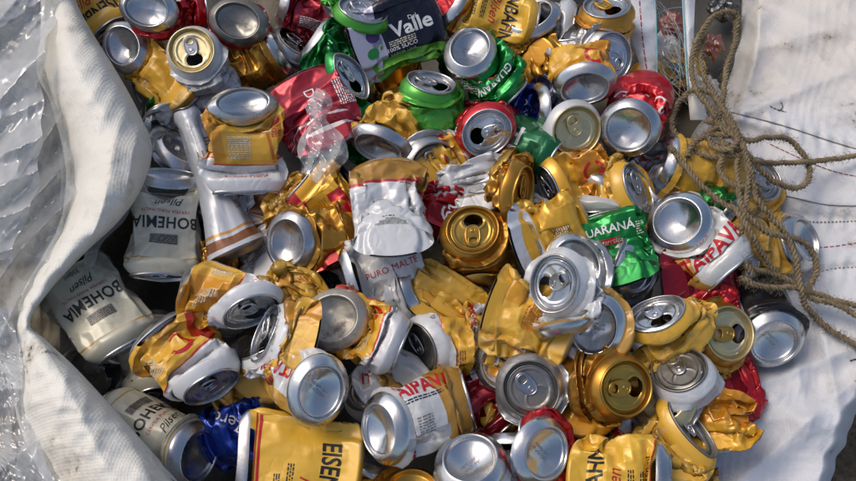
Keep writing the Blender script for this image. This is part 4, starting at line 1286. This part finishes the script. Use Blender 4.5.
can('skol','lid',(252,313,112),(-70,52),(178,290,80),(170,95),"orange crumpled can with white shoulder and open lid turned down, left of the stained bottom",slab=30,crush=1.4,tab=-60,Asq=.85,Asqa=-70,roll=80)
can('skol','lid',(213,389,92),(-62,60),(158,330,84),(130,128),"crushed yellow and red can with a white end dark inside, above the blue can",slab=26,crush=1.5,Asq=.9,Asqa=W_,Bsq=.5,Bsqa=W_,open=False,roll=-40)
can('bohblank','lid',(158,398,20),(-80,70),(146,318,20),None,"ivory can end with one gold line, deep below the crushed yellow and red can",crush=.3)
can('bohemia','base',(200,456,62),(-12,48),(100,408,40),None,"ivory can lying at the bottom left corner with its silver bottom facing right",crush=.2,roll=40)
can('blue','base',(285,415,45),(30,80),(205,440,20),None,"royal blue crumpled can low in the heap above the yellow panel can",crush=1.6,slab=28)
can('ita','base',(322,393,140),(-40,24),(258,338,78),(120,80),"big silver and white can with red capitals and the brightest bottom, lower left",crush=.7,roll=60)
can('skol','lid',(262,332,112),(160,68),(330,350,135),(10,95),"small yellow and white wrung can lying on top of the big silver can",slab=11,crush=1.8,Bsq=.35,Bsqa=W_,Asq=.8,Asqa=W_,decals=[])
can('eisen','base',(236,456,92),(180,92),(376,472,88),(-8,95),"flat yellow panel can with black capitals running down, bottom edge left of centre",slab=9,crush=.5,Asq=.35,Asqa=W_,Bsq=.35,Bsqa=W_,maxlen=110,decals=eis_shift(24))
can('skol','base',(332,318,122),(150,16),(400,348,95),(-25,95),"yellow and white can with a rust stained flat bottom and a red swirl",slab=26,crush=1.3,basemat='alurust',front=(-30,55))
can('gold','base',(285,243,108),(195,36),(352,236,75),None,"gold can with a thick silver ringed bottom facing left, beside the tapering white can",crush=.6,basemat='alu',roll=-70)
can('yellowred','lid',(300,182,82),(140,88),(358,270,95),(-45,98),"thin flattened can striped yellow and red leaning on the gold can",slab=11,crush=1.2,Bsq=.3,Bsqa=W_,Asq=.4,Asqa=W_)
can('navy','base',(298,187,60),(170,88),(345,195,50),(0,95),"dark can with a pale strip between the dark red can and the white panel can",slab=16,crush=1.4)
can('crimson','base',(292,62,112),(120,98),(352,184,100),(-65,98),"dark red flattened can wrapped in torn clear film, upper left centre",slab=13,crush=1.2,Asq=.35,Asqa=W_,Bsq=.4,Bsqa=W_,roll=-70)
can('green','lid',(352,76,105),(32,40),(312,38,88),(145,98),"bright green can with a pointed open lid, left of the lime green can",Asq=.72,Asqa=35,Alens=1.0,slab=22,tab=-60,crush=1.2,decals=[])
can('lime','lid',(364,7,134),(75,50),(345,22,90),(-110,90),"lime can with its tilted lid cut by the top edge of the photo",Asq=.85,Asqa=75,slab=20,decals=[('print',20,10,0,50,2.4,0,'white')])
can('valle','base',(342,54,112),(200,98),(458,12,112),(20,98),"flattened dark juice can with big white letters at the top",slab=9,crush=.9,Asq=.35,Asqa=W_,Bsq=.4,Bsqa=W_,roll=-10)
can('coke','lid',(398,-18,85),(130,90),(446,30,88),(-50,95),"bright red can with white script squeezed between the juice can and the yellow capitals can",slab=14,Asq=.5,Asqa=W_,Bsq=.5,Bsqa=W_)
can('eisen','base',(446,-2,112),(150,62),(545,28,92),(-10,95),"yellow can with black capitals at the top edge right of the juice can",slab=20,crush=.6,roll=-25)
can('green','base',(470,47,138),(95,36),(512,98,95),(-40,100),"dark green crumpled can with a wide silver bottom, right of the juice can",slab=25,crush=1.3,front=(-60,50))
can('lime','lid',(432,80,118),(78,62),(442,146,55),None,"lime green can with its lid facing up, below the juice can",crush=.8,tab=-40,Asq=.9,Asqa=W_)
can('yellow','base',(378,150,105),(-115,42),(420,104,98),(45,98),"plain yellow can with a squashed silver bottom, left of the lime green can",slab=15,crush=1.1,Asq=.78,Asqa=-110,decals=[])
can('coke','lid',(487,134,118),(-80,14),(484,100,70),(90,95),"red can with a badly dented bright lid, under the dark green crumpled can",Adent=2.4,slab=30,tab=200,lidmat='aluclean',roll=-70)
can('silver','lid',(434,165,88),(-30,28),(412,138,40),None,"open silver can rim half hidden behind the white panel can",crush=.7,lidmat='aludull',roll=80)
can('crimson','base',(448,205,60),(-80,95),(452,120,60),(90,95),"crumpled dark red can standing between the white panel can and the gold ringed lid",slab=16,crush=1.5,roll=130)
can('itaside','base',(394,266,138),(-90,100),(388,146,132),(90,100),"white panel can with a gold crumpled top, left of the gold lid with closed tab",slab=11,crush=.9,Bsq=.5,Bsqa=W_,Asq=.5,Asqa=W_)
can('gold','lid',(473,229,125),(70,22),(482,290,65),(-85,85),"gold can with its lid facing up in the middle, white torn wrap beside it",crush=.7,tab=85,lidmat='goldend',roll=40)
can('ita','base',(440,272,80),(200,98),(505,268,78),(10,98),"torn white and red wrap of a flattened can under the gold lid in the middle",slab=12,crush=1.4,Asq=.3,Asqa=W_,Bsq=.3,Bsqa=W_)
can('gold','lid',(526,194,122),(-8,64),(492,168,85),(150,98),"tall gold can folded so its narrow lid faces right, above centre",slab=32,crush=1.1,Asq=.85,Asqa=W_,lidmat='goldend',roll=-70)
can('puro','base',(345,286,95),(195,92),(425,256,92),(20,95),"white strip of a can with small red words, below the white panel can",slab=15,crush=.6,Asq=.6,Asqa=W_,Bsq=.6,Bsqa=W_)
can('white','base',(424,284,82),(20,56),(372,292,55),None,"white can with its end edge on, between the white strip can and the yellow facets",crush=.5,decals=[])
can('yellow','base',(418,336,82),(-120,98),(468,270,88),(60,98),"sharply creased yellow can below the gold lid in the middle",slab=11,crush=1.0,Asq=.35,Asqa=W_,Bsq=.3,Bsqa=W_,seed=3,decals=[])
can('yellow','base',(472,298,128),(160,102),(590,338,122),(-25,102),"large flat faceted yellow can panel with orange small print at the centre",slab=7,crush=.7,Asq=.3,Asqa=W_,Bsq=.3,Bsqa=W_)
can('lightbox','base',(502,256,118),(200,98),(602,222,112),(20,98),"yellow can crushed like a cap with a printed box, left of the round green can",slab=13,crush=.9,Asq=.35,Asqa=W_,Bsq=.4,Bsqa=W_,roll=10)
can('green','base',(624,298,110),(-75,98),(598,202,110),(100,98),"round flattened green can with white words and a red tag, right of centre",slab=11,crush=.9,Asq=.4,Asqa=W_,Bsq=.4,Bsqa=W_)
can('white','lid',(552,284,158),(195,26),(566,338,120),(-80,85),"pale can with a dented open lid standing on the faceted yellow panel",Adent=1.6,crush=.8,tab=195,decals=[],tabup=12,lidmat='alu')
can('silver','base',(577,264,142),(50,14),(590,300,60),None,"small silver can bottom tucked behind the pale dented lid",crush=.9,basemat='aluclean',roll=-40)
can('silver','base',(641,272,100),(-15,54),(606,268,60),None,"silver can end slanted between the round green can and the white and gold can",crush=.6,decals=[])
can('itaround','base',(677,221,120),(150,18),(730,276,100),(-48,94),"white and gold can with red capitals and a round silver bottom, near the rope",crush=.9,slab=24,front=(-45,55),Bsq=.7,Bsqa=W_)
can('crimson','base',(650,292,88),(185,98),(752,278,82),(10,98),"flattened dark red can below the white and gold can with capitals",slab=14,crush=1.1,Asq=.4,Asqa=W_,Bsq=.4,Bsqa=W_,roll=130)
can('silver','base',(668,182,86),(40,42),(632,160,60),None,"dark silver can bottom above the white and gold can with capitals",crush=.6,roll=130)
can('yellow','lid',(641,187,104),(25,58),(612,205,82),(200,98),"yellow can with a lens shaped silver edge, left of the dark silver bottom",slab=18,crush=1.2,Asq=.8,Asqa=25,open=False,decals=[])
can('orange','lid',(545,194,92),(200,62),(625,166,95),(15,98),"orange gold can crushed flat under the pale gold lid",slab=12,crush=1.2,Asq=.7,Asqa=W_,Bsq=.35,Bsqa=W_,roll=40)
can('skol','base',(585,89,132),(-85,38),(572,38,95),(98,95),"orange and white can bent over with bright bottom turned down, above the pale gold lid",slab=24,crush=1.0,Bsq=.6,Bsqa=W_,decals=[('arc',8,12,20,300,20,30,1.0,'red')])
can('silver','lid',(612,57,112),(5,28),(574,48,70),None,"silver can with an open lid facing right, below the gold can at the top edge",crush=.7,tab=160,roll=40)
can('gold','lid',(607,4,128),(90,58),(603,66,60),None,"gold can with its silver lid cut by the top edge, left of the bag straps",crush=.25,lidmat='alu',roll=-40)
can('white','base',(530,14,112),(110,48),(574,26,85),(-10,90),"white can wrung like a cloth with a silver bottom at the top edge",slab=16,twist=80,crush=1.6,Asq=.85,Asqa=110,decals=[])
can('gold','base',(500,42,85),(160,95),(556,68,85),(-20,95),"small gold folded can behind the dark green crumpled can",slab=10,crush=1.4,roll=-70)
can('white','lid',(577,131,118),(-20,20),(560,150,30),None,"white can with a dull pale gold lid left unopened, right of the green lettered can",crush=.3,tab=-60,open=False,lidmat='palegold',tabmat='palegold',roll=40)
can('coke','base',(628,130,128),(-120,14),(654,76,98),(70,98),"bright red can with white script and a silver shoulder, left of the straps",slab=14,crush=.7,decals=[('text','Coca-Cola',0,44,17,0,'white',dict(shear=0.35,bold=0.3,sx=0.9)),('rect',4,12,-30,42,0,'white')])
can('navy','base',(530,108,84),(180,70),(572,112,80),(-10,95),"navy blue can with a yellow stripe left of the bent orange and white can",slab=24,crush=.9)
can('heineken','lid',(560,163,86),(-25,68),(470,122,60),None,"smooth deep green can lying down with large white letters",crush=.25,open=False)
can('blue','lid',(505,102,66),(150,90),(545,140,60),(-40,90),"royal blue crumpled can glimpsed left of the navy can",slab=16,crush=1.5)
can('ita','base',(593,328,124),(200,14),(628,338,80),(-10,95),"white crumpled can with red corner round a mirror bright bottom, below the green round can",slab=28,crush=1.2,basemat='aluclean',roll=150)
can('silver','lid',(531,389,116),(-60,9),(540,400,20),None,"grey can with a closed ring pull lid facing straight up, below the faceted yellow panel",crush=.3,tab=-50,open=False,lidmat='aludull',tabmat='alu',Adent=.2,roll=-40)
can('white','base',(504,366,96),(-120,24),(480,334,40),None,"white can end half covered by the corner of the faceted yellow panel",crush=.5,roll=-70)
can('yellowtxt','base',(578,348,85),(90,98),(566,446,82),(-95,98),"yellow can with orange words standing between the grey lid and the gold lid",slab=15,crush=1.0,Asq=.5,Asqa=W_,Bsq=.5,Bsqa=W_)
can('gold','lid',(627,388,118),(-12,32),(578,386,85),None,"gold can with an open gold lid facing right, right of the orange words",crush=.5,tab=0,lidmat='goldend',roll=180)
can('white','lid',(678,367,108),(112,38),(702,420,60),(-60,80),"white can with a dusty tabbed lid under the yellow can, right of the gold lid",crush=.5,tab=-60,lidmat='aludull',tabmat='alu',open=False,Bsq=.8,roll=40)
can('yellow','lid',(655,313,120),(110,46),(712,350,98),(-25,98),"bright yellow can with a flattened dark open end, above the dusty tabbed lid",slab=16,crush=1.0,Asq=.82,Asqa=110,Bsq=.5,Bsqa=W_,decals=[('arc',.3,3,0,360,4,60,1.0,'black')])
can('gold','lid',(731,333,102),(8,34),(700,348,60),None,"pale gold lid with a black open mouth, nearest the black can",crush=.5,tab=0,lidmat='palegold',roll=40)
can('black','base',(776,343,84),(-50,36),(738,268,40),None,"whole black can with a pale bottom resting on the white sheet",crush=.1,roll=20,basemat='aluclean')
can('coke','base',(700,388,58),(190,95),(748,372,55),(0,98),"flat scrap of a bright red can lying on the white sheet below the black can",slab=7,crush=1.3,Asq=.4,Asqa=W_,Bsq=.3,Bsqa=W_,roll=-40)
can('yellow','lid',(692,428,98),(35,55),(668,478,85),(-110,98),"yellow can wrung round a grey lid at the lower right",slab=13,crush=1.6,Asq=.6,Asqa=35,lidmat='aludull',decals=[])
can('orange','base',(702,380,86),(90,98),(714,462,80),(-75,98),"orange yellow crumpled can leaning on the white sheet at the lower right",slab=15,crush=1.4,Asq=.5,Asqa=W_,Bsq=.5,Bsqa=W_,decals=[])
can('silver','base',(661,397,90),(125,28),(646,430,45),None,"silver can with a bronze tinted bottom below the dusty tabbed lid",crush=.8,basemat='palegold',roll=-40)
can('eisen','base',(672,486,105),(-5,84),(556,484,100),(175,95),"flat yellow can with black capitals running up, bottom edge right of centre",slab=16,crush=.35,Asq=.6,Asqa=W_,Bsq=.5,Bsqa=W_,roll=8,maxlen=112,decals=eis_shift(-14))
can('coke','base',(548,453,122),(-15,42),(518,440,84),(170,92),"red can with bright slanted bottom at lower edge, left of the yellow capitals can",slab=24,crush=1.2,basemat='aluclean',roll=40)
can('silver','base',(470,457,128),(95,34),(476,530,60),None,"large silver can bottom at the lower edge, centre",crush=.15,decals=[],basemat='aluclean')
can('itatop','base',(377,431,124),(196,50),(470,398,92),(15,92),"white can with red capitals along the top and a dark dome facing left, lower centre",slab=36,crush=.6,Bsq=.8,Bsqa=W_)
can('gold','base',(412,489,92),(90,40),(410,540,40),None,"gold ringed bottom just cut by the lower edge beside the silver bottom",crush=.3,basemat='goldend',roll=40)
can('skol','lid',(417,350,84),(200,52),(490,346,62),None,"dark ended can with white and orange side, above the red capitals can",crush=.6,open=False,lidmat='aludull',roll=180)
can('crimson','base',(455,368,45),(140,95),(505,432,45),(-50,95),"crushed dark red can in the gap left of the grey tabbed lid",slab=20,crush=1.3,roll=180)
can('gold','base',(490,408,45),(150,40),(530,440,20),None,"gold ringed can bottom deep in the gap below the grey tabbed lid",crush=.6,roll=40)
can('white','lid',(366,386,66),(150,32),(395,375,30),None,"white can end low between the brightest bottom and the red capitals can",crush=.5,open=False,roll=-70)
can('white','base',(516,432,66),(95,88),(512,505,58),(-90,95),"narrow white printed can side between the silver bottom and the slanted red can",slab=11,crush=.6,Asq=.6,Asqa=W_,roll=130)
can('yellow','base',(656,160,84),(165,66),(738,180,70),None,"smooth golden can lying under the rope at the upper right",crush=.2,decals=[])
can('yellow','lid',(760,178,78),(45,42),(738,225,60),None,"yellow can with an open silver lid, furthest right under the rope coil",crush=.4,tab=160)
can('yellow','base',(807,240,84),(15,62),(728,248,66),None,"long yellow can on the white sheet with its silver bottom to the right",crush=.3,decals=[])
can('green','base',(736,226,70),(-30,70),(690,188,50),None,"green can mostly hidden behind the rope, above the long yellow can",crush=.8,decals=[])
can('blue','base',(762,272,66),(-10,80),(718,258,50),None,"little blue edge of a can behind the rope below the long yellow can",crush=1.2,slab=18)
can('crimson','base',(280,2,70),(160,90),(345,18,60),(-10,95),"dark red can at the top edge between the red can and the lime lid",slab=18,crush=1.2,roll=40)

# cans lower in the heap, glimpsed in the gaps
can('green','base',(140,96,20),(200,80),(175,120,20),None,"green can deep below the dull bottom at the upper bag edge",crush=.8,decals=[])
can('crimson','base',(200,108,45),(150,60),(225,90,30),None,"dark red can deep behind the open white can at upper left",crush=1.0,roll=180)
can('silver','lid',(300,40,50),(60,60),(270,70,30),None,"grey can in the gap between plain gold can and dark red can",crush=.6,decals=[])
can('coke','base',(325,55,40),(120,80),(345,110,40),(-60,90),"bright red can low behind the bright green can",crush=1.2,slab=20,roll=80)
can('gold','base',(402,92,62),(100,70),(392,60,50),None,"gold can in shade under the flattened juice can",crush=.9,roll=130)
can('navy','base',(385,85,40),(0,60),(350,110,30),None,"navy can in shade between bright green can and lime green can",crush=.6)
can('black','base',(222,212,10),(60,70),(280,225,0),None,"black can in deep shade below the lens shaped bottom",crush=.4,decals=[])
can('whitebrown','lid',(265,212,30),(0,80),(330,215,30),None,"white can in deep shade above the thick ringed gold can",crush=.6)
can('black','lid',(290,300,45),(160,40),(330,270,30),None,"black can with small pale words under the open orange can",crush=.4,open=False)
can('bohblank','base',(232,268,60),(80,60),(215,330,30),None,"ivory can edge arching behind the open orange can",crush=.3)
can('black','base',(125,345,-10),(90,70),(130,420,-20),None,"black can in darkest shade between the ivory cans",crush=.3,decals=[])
can('black','base',(372,298,45),(170,60),(420,310,40),None,"black ribbed can under the white strip with small red words",crush=.5,decals=[])
can('silver','base',(398,398,30),(100,30),(400,430,0),None,"plain silver can deep left of the red capitals can",crush=.6,decals=[])
can('yellow','base',(372,455,55),(60,70),(360,500,50),(-90,90),"yellow can low between the flat yellow panel and the dark dome",crush=1.2,slab=22)
can('gold','lid',(592,424,70),(80,45),(560,440,50),None,"gold rim can peeping out above the running up capitals",crush=.5,roll=-40)
can('coke','base',(640,420,55),(0,70),(620,440,40),None,"red can in the gap right of the gold open lid can",crush=1.3,slab=24,roll=-40)
can('white','base',(646,352,86),(-60,70),(640,330,70),(90,90),"white crumpled can between the mirror bright bottom and dusty tabbed lid",crush=1.5,slab=16,roll=-40)
can('silver','base',(704,326,92),(20,40),(690,345,60),None,"small silver bottom between the bright yellow can and pale gold lid",crush=.6,roll=80)
can('white','base',(470,168,98),(120,95),(482,215,84),(-90,95),"silvery white crumpled can left of the tall folded gold can",crush=1.2,slab=12,decals=[])
can('ita','base',(612,172,78),(60,80),(600,215,70),(-100,90),"white can with red stripes behind the lens shaped silver edge",crush=1.2,slab=20)
can('white','base',(590,158,70),(-30,60),(545,150,50),None,"white can beneath the dull pale gold lid",crush=.7,decals=[])
can('gold','base',(565,70,70),(30,80),(530,90,50),None,"gold can in shade behind the bent orange and white can",crush=1.0,roll=40)
can('silver','base',(262,372,20),(60,50),(240,360,0),None,"grey can in deep shade behind the white end of the red and yellow can",crush=.5,decals=[])
can('bohblank','base',(178,432,-20),(70,60),(180,470,-30),None,"pale can in darkest shade left of the blue can",crush=.3)
can('skol','base',(300,285,55),(-60,70),(330,262,40),None,"yellow can under the thick ringed gold can",crush=1.0,roll=-70)
can('crimson','base',(590,290,60),(-90,70),(560,300,50),None,"dark red can under the pale dented open lid",crush=1.2,slab=24,roll=130)
can('yellow','lid',(445,425,40),(200,60),(490,440,30),None,"yellow can low between the red capitals can and large silver bottom",crush=1.0,open=False)
can('silver','base',(690,200,40),(0,60),(660,215,30),None,"grey can low beneath the smooth golden can",crush=.6,roll=40)
can('orange','base',(665,470,50),(90,80),(680,500,40),(-90,90),"orange can low at the bottom edge right of the red striped panel",crush=1.2,slab=24,roll=-70)
can('silver','lid',(372,222,30),(90,60),(335,235,30),None,"grey can low behind the striped yellow and red can",crush=.6,open=False,roll=40)
can('white','base',(400,30,50),(90,60),(380,70,40),None,"pale can hidden behind the flattened juice can",crush=.7,roll=130)
can('green','base',(455,20,60),(60,60),(470,70,40),None,"green can squeezed low between juice can and top yellow capitals",crush=1.0,decals=[])
can('gold','base',(690,60,0),(60,60),(640,90,0),None,"golden can low behind the bag straps",crush=.6,roll=180)
can('yellow','base',(560,410,50),(120,60),(540,440,40),None,"yellow can low under the orange words can",crush=1.0)
can('yellow','base',(276,196,72),(200,95),(322,226,68),(-20,98),"yellow flattened can wedged between the tapering white can and the striped can",slab=12,crush=1.2)
can('silver','base',(182,146,62),(60,60),(168,120,40),None,"bare dented can just below the bag edge beside the tapering white can",crush=1.1)
can('white','base',(238,226,40),(150,95),(292,290,50),(-40,98),"white flattened can in shade left of the thick ringed gold can",slab=14,crush=1.1)
can('gold','base',(205,285,50),(150,96),(262,262,40),(10,98),"gold flattened can in shade between the ivory can and open orange can",slab=14,crush=1.2)
can('yellow','base',(286,318,84),(150,96),(312,282,80),(60,98),"yellow flattened can between the stained bottom and the open orange can",slab=12,crush=1.2)
can('skol','base',(414,182,82),(160,96),(462,150,76),(30,98),"yellow and white flattened can beneath the lime green can",slab=12,crush=1.2)
can('coke','base',(442,238,80),(-110,96),(456,196,76),(80,98),"bright red flattened can left of the gold lid in the middle",slab=11,crush=1.2)
can('skol','base',(545,246,82),(-160,96),(520,214,80),(90,98),"yellow and white flattened can right of the gold lid in the middle",slab=11,crush=1.2)
can('yellow','base',(228,420,40),(160,96),(272,376,60),(50,98),"yellow flattened can in shade above the royal blue can",slab=13,crush=1.2)
can('ita','base',(372,420,72),(120,96),(420,372,74),(50,98),"white and gold flattened can squeezed above the dark dome",slab=11,crush=1.2)
can('yellow','base',(640,330,84),(180,96),(612,370,84),(-60,98),"yellow flattened can left of the dusty tabbed lid",slab=11,crush=1.2)
can('white','base',(600,402,72),(180,96),(560,404,72),(0,98),"white scrap of a can below the orange words can",slab=10,crush=1.3)
can('skol','base',(470,352,84),(170,96),(512,330,90),(20,98),"yellow and white flattened can under the lower corner of the faceted panel",slab=11,crush=1.2)
can('crimson','base',(655,410,66),(170,96),(700,410,60),(0,98),"dark red flattened can beside the bronze tinted bottom",slab=11,crush=1.2)
can('coke','lid',(684,302,80),(170,96),(708,316,72),(-30,98),"small bright red folded can above the pale gold lid",slab=11,crush=1.2)
can('green','base',(330,150,66),(160,96),(372,120,66),(30,98),"green flattened can under the torn film",slab=11,crush=1.2,decals=[])
build_cans(KINDS, MT)
